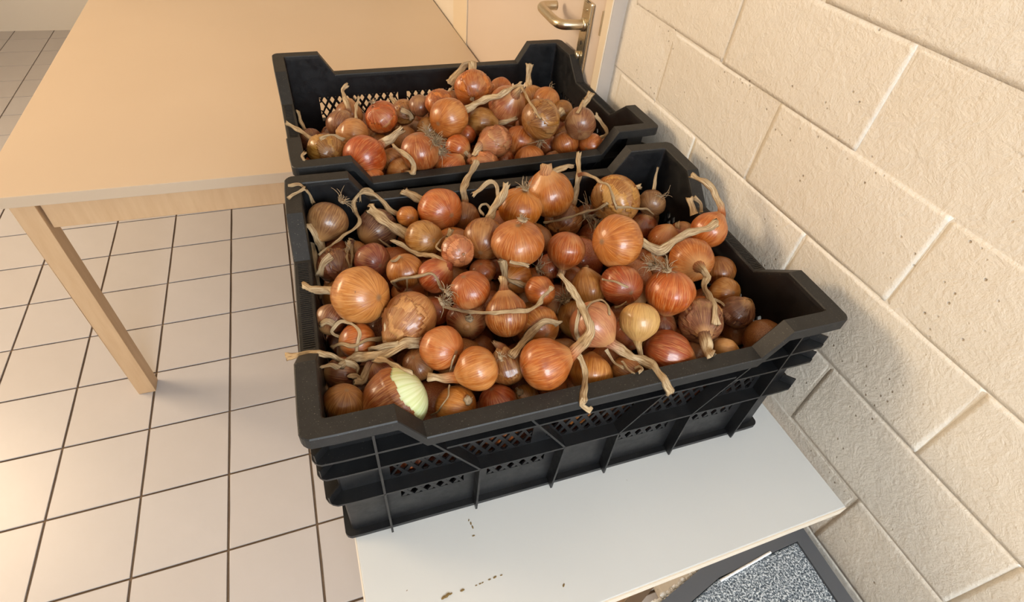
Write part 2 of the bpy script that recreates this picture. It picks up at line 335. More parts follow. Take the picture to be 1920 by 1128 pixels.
tbl_child(box('rail', (.086, -.050, -.09), (.344, -.032, -.0187), 'wood', None, .001), ta)
tbl_child(box('rail', (.050, -.028, -.09), (.068, .818, -.0187), 'wood', None, .001), ta)
tb = tag(empty('table', (-.1, 1.7, TZ)), 'long lower beige table behind rear crate, running along door', 'table')
Bp = [(-.62, .888), (.589, .888), (.548, 2.62), (-.66, 2.62)]
tbl_child(prism('table_top', Bp, -.066, -.04, 'beige', None, .0015), tb)
for (lx, ly) in ((-.59, .92), (.52, .92), (-.60, 2.52), (.49, 2.52)):
    tbl_child(box('leg', (lx, ly, TZ), (lx + .045, ly + .045, -.066), 'wood', None, .002), tb)
tbl_child(box('rail', (-.54, .93, -.15), (.515, .95, -.0662), 'wood', None, .001), tb)
# dry crumbs lying on the front table
cr_ = bmesh.new()
for (x, y, s, a) in ((.1034, -.0817, .0019, .4), (.1075, -.0808, .0022, .5), (.1117, -.0803, .0012, .3), (.1247, -.0805, .0016, .1), (.1408, -.0800, .0008, 0), (.1454, -.0796, .0009, 0), (.1484, -.0793, .0008, .3), (.1568, -.0784, .0010, 0), (.1633, -.0779, .0013, .2), (.1709, -.0779, .0009, 0), (.1515, -.0071, .0009, 1.2), (.1529, -.0116, .0012, 1.4), (.1538, -.0165, .0013, 1.6), (.1522, -.0266, .0011, 0), (.2357, -.1083, .0013, .8)):
    bmesh.ops.create_icosphere(cr_, subdivisions=1, radius=s, matrix=Matrix.Translation((x, y, s * .3)) @ Matrix.Rotation(a, 4, 'Z') @ Matrix.Diagonal((1.9, .8, .4, 1)))
o = tag(from_bm('crumbs', cr_, 'crumb'), 'tiny dry brown skin crumbs scattered on near part of white table', 'crumbs'); o['kind'] = 'stuff'
# tweed stool pushed against the table front
st = tag(empty('stool', (.52, -.28, TZ)), 'stool with speckled grey tweed seat and dark grey edge, at table front right', 'stool')
def stc(o): return tbl_child(o, st)
sq = [(.30, -.43), (.630, -.43), (.630, -.1045), (.466, -.1150), (.30, -.1610)]
def inset_poly(poly, d):
    cx = sum(p[0] for p in poly) / len(poly); cy = sum(p[1] for p in poly) / len(poly)
    out = []
    n = len(poly)
    for i in range(n):
        a, b, c = Vector(poly[i - 1]), Vector(poly[i]), Vector(poly[(i + 1) % n])
        d1 = (b - a).normalized(); d2 = (c - b).normalized(); n1 = Vector((-d1.y, d1.x)); n2 = Vector((-d2.y, d2.x))
        m = (n1 + n2).normalized(); out.append(tuple(b + m * d / max(.3, m.dot(n1))))
    return out
def ring(name, poly, d, z0, z1, mat):
    q = inset_poly(poly, d); bm = bmesh.new(); n = len(poly)
    r = [[bm.verts.new((*p, zz)) for p in pp] for pp, zz in ((poly, z0), (poly, z1), (q, z1), (q, z0))]
    for a in range(4):
        for i in range(n): bm.faces.new((r[a][i], r[a][(i + 1) % n], r[(a + 1) % 4][(i + 1) % n], r[(a + 1) % 4][i]))
    return from_bm(name, bm, mat)
stc(ring('seat_rim', sq, .0215, -.14, -.098, 'vinyl'))
stc(prism('seat_pad', inset_poly(sq, .0218), -.135, -.100, 'tweed', None, .003))
bm = bmesh.new()
for i in range(90):
    u = i / 89; x = .345 + u * .118; yb = -.1480 + u * .0325
    L_ = R_.uniform(.002, .008) * (1.3 - u); m = Matrix.Translation((x + R_.uniform(-.002, .002), yb + .001 + R_.uniform(0, .0055) * (1 - .75 * u), -.104 + R_.uniform(-.003, .002))) @ Matrix.Rotation(R_.uniform(0, 3), 4, 'Z') @ Matrix.Diagonal((1.3, 1, .6, 1))
    bmesh.ops.create_icosphere(bm, subdivisions=1, radius=.0017 + L_ * .28, matrix=m)
o = stc(from_bm('frayed_lining', bm, 'fluff')); o['label'] = 'white frayed lining'
rod, Fc = tube_mesh([(.468, -.1405, -.0985), (.56, -.1290, -.0985)], [(.0018, .0018)] * 2, 8); stc(py_obj('piping', rod, Fc, 'fluff'))
for (lx, ly) in ((.33, -.41), (.59, -.41), (.59, -.15), (.36, -.185)):
    stc(box('leg', (lx, ly, TZ), (lx + .03, ly + .03, -.14), 'vinyl', None, .002))

# ================================================================ crates
CL, CW, CHT, CD = .6, .4145, .2368, .0388         # outer length, width, corner height, dip of the rim
def make_crate():
    root = empty('crate')
    def perim(ins, rad):
        """points round the crate at an inset: list of (x, y, side, s)"""
        L, W_ = CL, CW; out = []
        sd = [((0, 0), (1, 0), L, BX), ((L, 0), (0, 1), W_, BY), ((L, W_), (-1, 0), L, BX), ((0, W_), (0, -1), W_, BY)]
        r = max(rad - ins, .004)
        for k, (o_, d, ln, br) in enumerate(sd):
            n = (-d[1], d[0])
            c0 = ins + r
            # corner arc at the start of this side
            cx, cy = o_[0] + d[0] * c0 + n[0] * c0, o_[1] + d[1] * c0 + n[1] * c0
            for j in range(1, 5):
                a = math.pi / 2 * j / 5
                out.append((cx - n[0] * r * math.sin(a) - d[0] * r * math.cos(a), cy - n[1] * r * math.sin(a) - d[1] * r * math.cos(a), -1, 0))
            for s in br:
                s_ = min(max(s, c0), ln - c0)
                out.append((o_[0] + d[0] * s_ + n[0] * ins, o_[1] + d[1] * s_ + n[1] * ins, k, s))
        return out
    OPX = [(.070, .228), (.246, .354), (.372, .530)]; OPY = [(.075, .20), (.215, .34)]
    LPX = [(.078, .150), (.178, .250), (.350, .422), (.450, .522)]; LPY = [(.085, .160), (.255, .330)]
    BX = sorted({.03, .127, CL - .127, .0825, .1075, CL - .1075, CL - .0825, CL - .03} | {v for p in OPX + LPX for v in p})
    BY = sorted({.03, .127, CW - .127, .087, .133, CW - .133, CW - .087, CW - .03} | {v for p in OPY + LPY for v in p})
    def top(side, s):
        if side < 0: return CHT
        ln, a, b = (CL, .0825, .1075) if side % 2 == 0 else (CW, .087, .133)
        u = min(s, ln - s)
        return CHT if u <= a else CHT - CD if u >= b else CHT - CD * (u - a) / (b - a)
    def loft(name, rings, mat, parent, skip=None, closed=True, smooth=False):
        bm = bmesh.new(); vs = [[bm.verts.new(p) for p in r] for r in rings]; n = len(rings[0]); m = len(rings)
        for a in range(m if closed else m - 1):
            for i in range(n):
                if skip and skip(i): continue
                bm.faces.new((vs[a][i], vs[a][(i + 1) % n], vs[(a + 1) % m][(i + 1) % n], vs[(a + 1) % m][i]))
        if skip and closed:
            for i in range(n):
                if skip(i) != skip((i + 1) % n):
                    try: bm.faces.new([vs[a][(i + 1) % n] for a in range(m)])
                    except ValueError: pass
        if not skip: return from_bm(name, bm, mat, parent, smooth)
        bmesh.ops.delete(bm, geom=[v for v in bm.verts if not v.link_faces], context='VERTS')
        todo = set(bm.faces)
        while todo:                                     # every stretch of wall between two openings is its own piece
            st_ = [todo.pop()]; isl = list(st_)
            while st_:
                for e in st_.pop().edges:
                    for g_ in e.link_faces:
                        if g_ in todo: todo.discard(g_); st_.append(g_); isl.append(g_)
            nb = bmesh.new(); mp = {}
            for fc in isl: nb.faces.new([mp.setdefault(v, None) or mp.__setitem__(v, nb.verts.new(v.co)) or mp[v] for v in fc.verts])
            from_bm(name, nb, mat, parent, smooth)
    RAD = .013; WI, WO = .0205, .0175
    Po, Pi = perim(0, RAD), perim(WO, RAD); Pj = perim(WI, RAD)
    tp = [top(p[2], p[3]) for p in Po]
    def rg(Pp, zf): return [(p[0], p[1], zf[i] if isinstance(zf, list) else zf) for i, p in enumerate(Pp)]
    # rim: flat top with a rounded lip
    Pa, Pb = perim(.0012, RAD), perim(WI - .001, RAD)
    rim = loft('rim', [rg(Pa, tp), rg(Pb, tp), rg(Pj, [z - .0015 for z in tp]), rg(Pj, [z - .006 for z in tp]), rg(perim(.003, RAD), [z - .006 for z in tp]), rg(perim(.003, RAD), [z - .014 for z in tp]), rg(Po, [z - .014 for z in tp]), rg(Po, [z - .0012 for z in tp])], 'rim', root)
    # wall bands, with openings for the mesh panels
    def opened(i, OX=OPX, OY=OPY):
        a, b = Po[i], Po[(i + 1) % len(Po)]
        if a[2] < 0 or a[2] != b[2]: return False
        mid = (a[3] + b[3]) / 2
        return any(p < mid < q for p, q in (OX if a[2] % 2 == 0 else OY))
    for (z0, z1, op) in ((.004, .056, False), (.056, .072, True), (.072, .106, False), (.106, .155, True)):
        loft('wall', [rg(Pi, z0), rg(Pi, z1), rg(Pj, z1), rg(Pj, z0)], 'plastic', root, (opened if z0 > .1 else (lambda i: opened(i, LPX, LPY))) if op else None)
    loft('wall', [rg(Pi, .155), rg(Pi, [z - .006 for z in tp]), rg(Pj, [z - .006 for z in tp]), rg(Pj, .155)], 'plastic', root)
    box('base', (.012, .012, 0), (CL - .012, CW - .012, .004), 'plastic', root)
    # horizontal ribs running round
    for (z0, z1, ins) in ((.1015, .1045, .0022), (.0, .006, .0095)):
        Pq = perim(ins, RAD + .006)
        loft('rib', [rg(Pq, z0), rg(Pq, z1), rg(Pi, z1), rg(Pi, z0)], 'plastic', root)
    # shorter ribs: two levels round each corner, one level along the middle of each side
    def part_rib(z0, z1, ins, a_, b_):
        bm = bmesh.new()
        Pq = perim(ins, RAD + .002); N_ = len(Po); take = []
        for i in range(N_):
            a, b = Po[i], Po[(i + 1) % N_]
            if a[2] < 0 or b[2] < 0: mm = 0
            else: ln = CL if a[2] % 2 == 0 else CW; mm = (a[3] + b[3]) / 2; mm = min(mm, ln - mm)
            take.append(a_ <= mm <= b_)
        start = next(i for i in range(N_) if take[i] and not take[i - 1])
        i = start; run = None; done = 0
        while done < N_:
            if take[i % N_]:
                if run is None: run = [i % N_]
                run.append((i + 1) % N_)
            if (not take[(i + 1) % N_] or done == N_ - 1) and run:
                bm = bmesh.new(); rr = [[bm.verts.new((*Q[k][:2], z)) for k in run] for Q, z in ((Pq, z0), (Pq, z1), (Pi, z1), (Pi, z0))]
                for u in range(4):
                    for k in range(len(run) - 1): bm.faces.new((rr[u][k], rr[u][k + 1], rr[(u + 1) % 4][k + 1], rr[(u + 1) % 4][k]))
                bm.faces.new([rr[u][0] for u in range(4)]); bm.faces.new([rr[u][-1] for u in range(4)])
                from_bm('rib', bm, 'plastic', root); run = None
            i += 1; done += 1
    part_rib(.1855, .1885, .0030, 0, .10)
    part_rib(.1570, .1600, .0030, 0, .126)
    part_rib(.1650, .1680, .0025, .128, 1)
    # fins: vertical and slanting, on all four sides
    def frame(side):
        return [((0, 0), (1, 0), CL), ((CL, 0), (0, 1), CW), ((CL, CW), (-1, 0), CL), ((0, CW), (0, -1), CW)][side]
    def fin(side, s0, z0, s1, z1, th=.0024, ins=.0022):
        o_, d, ln = frame(side); n = (-d[1], d[0]); bm = bmesh.new()
        dv = Vector((s1 - s0, z1 - z0)).normalized(); pv = Vector((-dv.y, dv.x)) * th / 2
        cs = [(s0 + pv.x, z0 + pv.y), (s1 + pv.x, z1 + pv.y), (s1 - pv.x, z1 - pv.y), (s0 - pv.x, z0 - pv.y)]
        P3 = lambda s, z, i_: (o_[0] + d[0] * s + n[0] * i_, o_[1] + d[1] * s + n[1] * i_, z)
        a = [bm.verts.new(P3(s, z, ins)) for s, z in cs]; b = [bm.verts.new(P3(s, z, WO)) for s, z in cs]
        bm.faces.new(a); bm.faces.new(b)
        for i in range(4): bm.faces.new((a[i], a[(i + 1) % 4], b[(i + 1) % 4], b[i]))
        from_bm('fin', bm, 'plastic', root)
    for side in range(4):
        ln = CL if side % 2 == 0 else CW
        for mir in (0, 1):
            f = (lambda s: ln - s) if mir else (lambda s: s)
            g = lambda a, za, b, zb: fin(side, f(a), za, f(b), zb)
            g(.062, .004, .060, CHT - .013)
            if side % 2 == 0:
                g(.1085, .188, .1645, .103); g(.1645, .103, .1635, .004)
                g(.2135, .184, .2655, .103); g(.2655, .103, .2625, .004)
            else:
                g(.1335, .188, .175, .103); g(.175, .103, .174, .004)
    # diamond mesh panels: two families of slanting bars
    PX, PZ, BW, BT = .0148, .025, .0046, .0026
    for side in range(4):
        o_, d, ln = frame(side); n = (-d[1], d[0])
        for low in (0, 1):
            for (s0, s1) in ((LPX if low else OPX) if side % 2 == 0 else (LPY if low else OPY)):
                z0, z1, mz = ((.106, .155, .1485), (.056, .072, .064))[low]
                bm = bmesh.new()
                for sg in (1, -1):
                    sl = sg * PX / PZ; k = -12
                    while True:
                        c = s0 + (k + .5) * PX; k += 1
                        # line s = c + sl*(z - mz)
                        za, zb = z0, z1; sa, sb = c + sl * (za - mz), c + sl * (zb - mz)
                        if min(sa, sb) > s1: break
                        if max(sa, sb) < s0: continue
                        def clip(s_, z_, lo_):
                            return z_
                        zs = sorted([max(z0, min(z1, mz + (e - c) / sl)) for e in (s0, s1)])
                        za, zb = zs
                        if zb - za < .002: continue
                        sa, sb = c + sl * (za - mz), c + sl * (zb - mz)
                        h = BW / 2 * math.hypot(1, sl)
                        pts = [(sa - h, za), (sa + h, za), (sb + h, zb), (sb - h, zb)]
                        pts = [(min(max(s_, s0), s1), z_) for s_, z_ in pts]
                        if abs(pts[0][0] - pts[1][0]) + abs(pts[2][0] - pts[3][0]) < 1e-5: continue
                        e_ = .0001 * sg
                        A_ = [bm.verts.new((o_[0] + d[0] * s_ + n[0] * (WO + .0002 + e_), o_[1] + d[1] * s_ + n[1] * (WO + .0002 + e_), z_)) for s_, z_ in pts]
                        B_ = [bm.verts.new((o_[0] + d[0] * s_ + n[0] * (WO + BT + e_), o_[1] + d[1] * s_ + n[1] * (WO + BT + e_), z_)) for s_, z_ in pts]
                        bm.faces.new(A_); bm.faces.new(B_)
                        for i in range(4): bm.faces.new((A_[i], A_[(i + 1) % 4], B_[(i + 1) % 4], B_[i]))
                from_bm('mesh_panel', bm, 'plastic', root)
    # grip ridges on top of the low part of the two short rims
    for xs in (.0045, CL - .0165):
        bm = bmesh.new(); y = .138
        while y < CW - .138:
            bm_box(bm, (xs, y, CHT - CD - .001), (xs + .012, y + .0013, CHT - CD + .0008)); y += .0032
        from_bm('grip_ridges', bm, 'rim', root)
    # small webs in the rounded corners
    for (cx, cy, sx, sy) in ((0, 0, 1, 1), (CL, 0, -1, 1), (CL, CW, -1, -1), (0, CW, 1, -1)):
        for z in (.1605, .1890, .1050):
            bm = bmesh.new(); a = .007; b = .0185
            p = [(cx + sx * a, cy + sy * a), (cx + sx * b, cy + sy * b)]
            t_ = Vector((-sy, sx)).normalized() * .0009
            q = [(p[0][0] + t_.x, p[0][1] + t_.y), (p[1][0] + t_.x, p[1][1] + t_.y), (p[1][0] - t_.x, p[1][1] - t_.y), (p[0][0] - t_.x, p[0][1] - t_.y)]
            bm_prism(bm, q, z, z + .012); from_bm('corner_web', bm, 'plastic', root)
    return root
crate = make_crate()
tag(crate, 'black plastic mesh crate full of onions, the front one, nearest the table edge', 'crate', 'black onion crates')
crate2 = crate.copy(); COL.objects.link(crate2)
for ch in list(crate.children):
    c = ch.copy(); COL.objects.link(c); c.parent = crate2
crate2['label'] = 'black plastic mesh crate full of onions, the back one, beside the door'
crate2.location = (.0102, .4309, 0); crate2.rotation_euler = (0, 0, .05)

# ================================================================ onions
PAL = dict(tan=(150, 104, 66), tan2=(176, 116, 60), tan3=(196, 128, 76), purple=(104, 50, 44), gold=(212, 122, 42), gold2=(204, 116, 44), gold3=(190, 108, 42), gold4=(206, 128, 60),
    orange=(206, 92, 34), orange2=(188, 84, 36), orange3=(204, 104, 46), orange4=(194, 94, 42), brown=(152, 78, 40), brown2=(158, 84, 42), brown3=(166, 84, 36), tanbrown=(164, 102, 52),
    peach=(206, 116, 66), peach2=(210, 124, 70), peach3=(212, 122, 74), red=(176, 68, 36), red2=(188, 74, 38), darkred=(140, 52, 28), redbrown=(126, 58, 36), purplered=(150, 56, 44),
    yellow=(226, 182, 112), yellow2=(214, 150, 84), mauve=(140, 76, 56), mauve2=(144, 80, 56), pink=(206, 134, 98), copper=(208, 112, 56), straw=(206, 134, 76), straw2=(206, 138, 76),
    bigyellow=(222, 146, 70), greenflesh=(168, 82, 40), orangeyel=(206, 126, 56), redorange=(202, 80, 32), redorange2=(184, 88, 52), pinkbrown=(190, 108, 66))
SOFT = ('purple', 'mauve', 'mauve2', 'pink', 'purplered', 'pinkbrown', 'redbrown', 'tan', 'yellow', 'yellow2', 'bigyellow', 'straw', 'straw2', 'peach3')
PAL = {k: (int(r * .82), int(g * .80) + (4 if g < 95 else 0), int(b * (.76 if k in SOFT else .52))) for k, (r, g, b) in PAL.items()}
STRAW = [(178, 146, 98), (196, 164, 114), (168, 128, 82), (186, 140, 92), (160, 130, 92)]
PINKL = [(196, 124, 82), (186, 112, 70)]
def bulb_data(R, el, rs, nu=36, nv=24, neck=True, a0=None, cut=None, scale=1.0, keep='above'):
    """onion body about the local z axis: root plate at the bottom, shoulders that run into a neck"""
    V = []; Fc = []; ph = [rs.uniform(0, 6.28) for _ in range(6)]
    sq = rs.uniform(-.04, .04); el_ = el * rs.uniform(.97, 1.03)
    tp_ = rs.uniform(.02, .16); nf = rs.choice((5, 6, 7, 9)); sd = rs.uniform(0, 50)
    for j in range(nv + 1):
        t_ = j / nv; f = math.pi * (.02 + .98 * t_)
        a = -math.cos(f); rho = math.sin(f) ** .92 * (1 - (tp_ * max(0, a) ** 1.3 if neck else 0)) * (1 + .02 * (a < 0))
        if a < 0: a *= .93
        if a > .55 and neck:
            u = (a - .55) / .45; rho = max(rho * (1 - .22 * u), .17 + .10 * (1 - u)); a = .55 + .45 * u * (1 + .26 * u)
        elif a > .6:
            u = (a - .6) / .4; a = .6 + .4 * u * (1 + .12 * u); rho *= (1 - .12 * u)
        for i in range(nu):
            th = 2 * math.pi * i / nu
            k = 1 + sq * math.cos(2 * th + ph[0]) + .016 * math.cos(nf * th + ph[1]) * math.sin(f) ** 2 + .014 * noise.noise(Vector((math.cos(th) * 1.3 + sd, math.sin(th) * 1.3, a * 1.5))) * 1.9 + (.012 * noise.noise(Vector((math.cos(th) * 3.5, math.sin(th) * 3.5 + sd, a * 1.2))))
            V.append(Vector((rho * math.cos(th) * k, rho * math.sin(th) * k, a * el_)) * R * scale)
    for j in range(nv):
        for i in range(nu):
            q = (j * nu + i, j * nu + (i + 1) % nu, (j + 1) * nu + (i + 1) % nu, (j + 1) * nu + i)
            if cut is not None:
                zc = sum(V[k].z for k in q) / 4 / R + .05 * math.cos(3 * 2 * math.pi * i / nu) + .03 * math.cos(7 * 2 * math.pi * i / nu)
                if (zc < cut) == (keep == 'above'): continue
            Fc.append(q)
    if cut is None or keep != 'above': Fc.append(tuple(range(nu))[::-1])
    if cut is None or keep == 'above': Fc.append(tuple(nv * nu + i for i in range(nu)))
    return V, Fc
def smooth_mesh(name, V, Fc, mat):
    me = bpy.data.meshes.new(name); me.from_pydata([tuple(v) for v in V], [], Fc); me.update()
    me.polygons.foreach_set('use_smooth', [True] * len(me.polygons)); me.materials.append(MATS[mat]); return me
def leaf_mesh(name, pts, kind, rs, n=10, lead=None):
    """dried neck, leaf or strand: crinkled tube with fibres along it and a torn end"""
    Pn = [Vector(p[:3]) for p in pts]; Wd = [p[3] for p in pts]
    if lead: Pn = [l[0] for l in lead] + Pn; Wd = [l[1] for l in lead] + Wd
    # arc-length resample
    seg = [0]
    for i in range(1, len(Pn)): seg.append(seg[-1] + (Pn[i] - Pn[i - 1]).length)
    L = seg[-1]
    if L < .002: return None
    m = max(4, min(60, int(L / .0028))); P2, W2 = [], []
    k = 0
    for i in range(m + 1):
        s = L * i / m
        while k < len(seg) - 2 and seg[k + 1] < s: k += 1
        u = (s - seg[k]) / max(1e-9, seg[k + 1] - seg[k]); P2.append(Pn[k].lerp(Pn[k + 1], u)); W2.append(Wd[k] + (Wd[k + 1] - Wd[k]) * u)
    flat = {'n': .66, 'l': .24, 't': .9}[kind]
    nl = len(lead) if lead else 0
    V, Fc, UV = [], [], []; up = None; tw0 = rs.uniform(0, 3.1); tws = rs.uniform(-1, 1) * (60 if kind == 'l' else 20); sd = rs.uniform(0, 99)
    camv = Vector((.0657, -.2623, .646)); ph = [rs.uniform(0, 6.28) for _ in range(3)]
    lead_len = sum((Pn[i + 1] - Pn[i]).length for i in range(nl)) if nl else 0
    for i, p in enumerate(P2):
        tg = (P2[min(i + 1, m)] - P2[max(i - 1, 0)]).normalized()
        vw = (Vector(camv) - p).normalized()
        s = tg.cross(vw)
        s = s.normalized() if s.length > .1 else (tg.cross(Vector((0, 0, 1))).normalized())
        up = s.cross(tg).normalized(); d = L * i / m
        inlead = d < lead_len
        blend = min(1, max(0, (d - lead_len) / .012)) if nl else 1
        fl = 1 + (flat - 1) * blend
        tw = blend * (.5 * math.sin(d * 55 + tw0) + .3 * math.sin(d * 140 + sd)) * (1 if kind != 't' else .2)
        wv = 1 + blend * (.16 * math.sin(d * 170 + sd) + .22 * noise.noise(Vector((d * 90, sd, 0))))
        if kind != 't' and L - d < .006: wv *= 1 + .35 * (1 - (L - d) / .006)
        ja = p + s * (noise.noise(Vector((d * 70, sd, 3))) * .0018 * blend) + up * (noise.noise(Vector((d * 80, 9, sd))) * .0008 * blend)
        for k_ in range(n):
            a = 2 * math.pi * k_ / n
            cr2 = 1 + blend * (.17 * math.cos(3 * a + ph[0] + d * 40) + .10 * math.cos(5 * a + ph[1]) * (1 if kind != 't' else 0))
            x, y = math.cos(a) * cr2, math.sin(a) * cr2 * fl
            x, y = x * math.cos(tw) - y * math.sin(tw), x * math.sin(tw) + y * math.cos(tw)
            q = ja + (s * x + up * y) * W2[i] * wv
            if i == m and kind != 't': q += tg * rs.uniform(-.003, .0035)
            V.append(q); UV.append((k_ / n, d * 40 + (0 if nl or kind == 'n' else 2)))
    for i in range(m):
        for k_ in range(n): Fc.append((i * n + k_, i * n + (k_ + 1) % n, (i + 1) * n + (k_ + 1) % n, (i + 1) * n + k_))
    Fc.append(tuple(range(n))); Fc.append(tuple(m * n + k_ for k_ in range(n)))
    return V, Fc, UV
def root_mesh(q, nrm, n, ln, rs):
    V, Fc = [], []; nrm = Vector(nrm); cam_v = (Vector((.0657, -.2623, .646)) - Vector(q)).normalized()
    if n >= 8:
        rp = min(.0062, .0025 + n * .00018)
        bm = bmesh.new(); bmesh.ops.create_icosphere(bm, subdivisions=2, radius=rp)
        m_ = basis(nrm, 0).to_matrix()
        for v in bm.verts:
            c_ = v.co * (1 + .35 * noise.noise(v.co * 700 + Vector(q) * 50)); c_.z *= .45; V.append(Vector(q) + m_ @ c_)
        bm.verts.index_update(); Fc = [tuple(v.index for v in f.verts) for f in bm.faces]; bm.free()
    t1 = nrm.cross(Vector((.3, .5, .8))).normalized(); t2 = nrm.cross(t1)
    for _ in range(int(n * 1.5)):
        a = rs.uniform(0, 6.28); sp = rs.uniform(.1, .9); d = (nrm * rs.uniform(.5, 1) + (t1 * math.cos(a) + t2 * math.sin(a)) * sp).normalized()
        p = Vector(q) - nrm * .001 + (t1 * math.cos(a) + t2 * math.sin(a)) * rs.uniform(0, .0028); L = ln * rs.uniform(.4, 1.1); st_ = 7; pts = [p.copy()]
        cv = Vector((rs.uniform(-1, 1), rs.uniform(-1, 1), rs.uniform(-1, .6))) + cam_v * .7
        for s in range(st_):
            d = (d + cv * .28 + Vector((rs.uniform(-.25, .25), rs.uniform(-.25, .25), rs.uniform(-.2, .2)))).normalized(); p = p + d * L / st_
            c0 = Vector(q) - nrm * .02
            pts.append(p.copy())
        b = len(V); r0 = rs.uniform(.00045, .0008); v_, f_ = tube_mesh(pts, [(r0 * (1 - .6 * i / st_),) * 2 for i in range(st_ + 1)], 4, False)
        V += v_; Fc += [tuple(x + b for x in fc) for fc in f_]
    return V, Fc

def basis(ax, roll):
    q = Vector((0, 0, 1)).rotation_difference(Vector(ax)); return q @ Matrix.Rotation(roll, 3, 'Z').to_quaternion()
def flap_data(V, Fc, R, nu, direction, thr, rs):
    """a torn outer skin: the faces looking along `direction`, lifted a little, most at the torn edge"""
    sd = rs.uniform(0, 60); d = Vector(direction).normalized(); W_ = []; keep = []
    val = []
    for v in V:
        n_ = v.normalized(); k = n_.dot(d) + .30 * noise.noise(n_ * 2.2 + Vector((sd, 0, 0))) + .10 * noise.noise(n_ * 9 + Vector((0, sd, 0)))
        val.append(k); e = max(0, 1 - (k - thr) / .22) if k > thr - .3 else 0
        W_.append(v * (1.012 + .045 * min(e, 1.3)))
    for f in Fc:
        if len(f) == 4 and sum(val[i] for i in f) / 4 > thr: keep.append(f)
    used = sorted({i for f in keep for i in f}); mp = {o: i for i, o in enumerate(used)}
    return [W_[i] for i in used], [tuple(mp[i] for i in f) for f in keep]
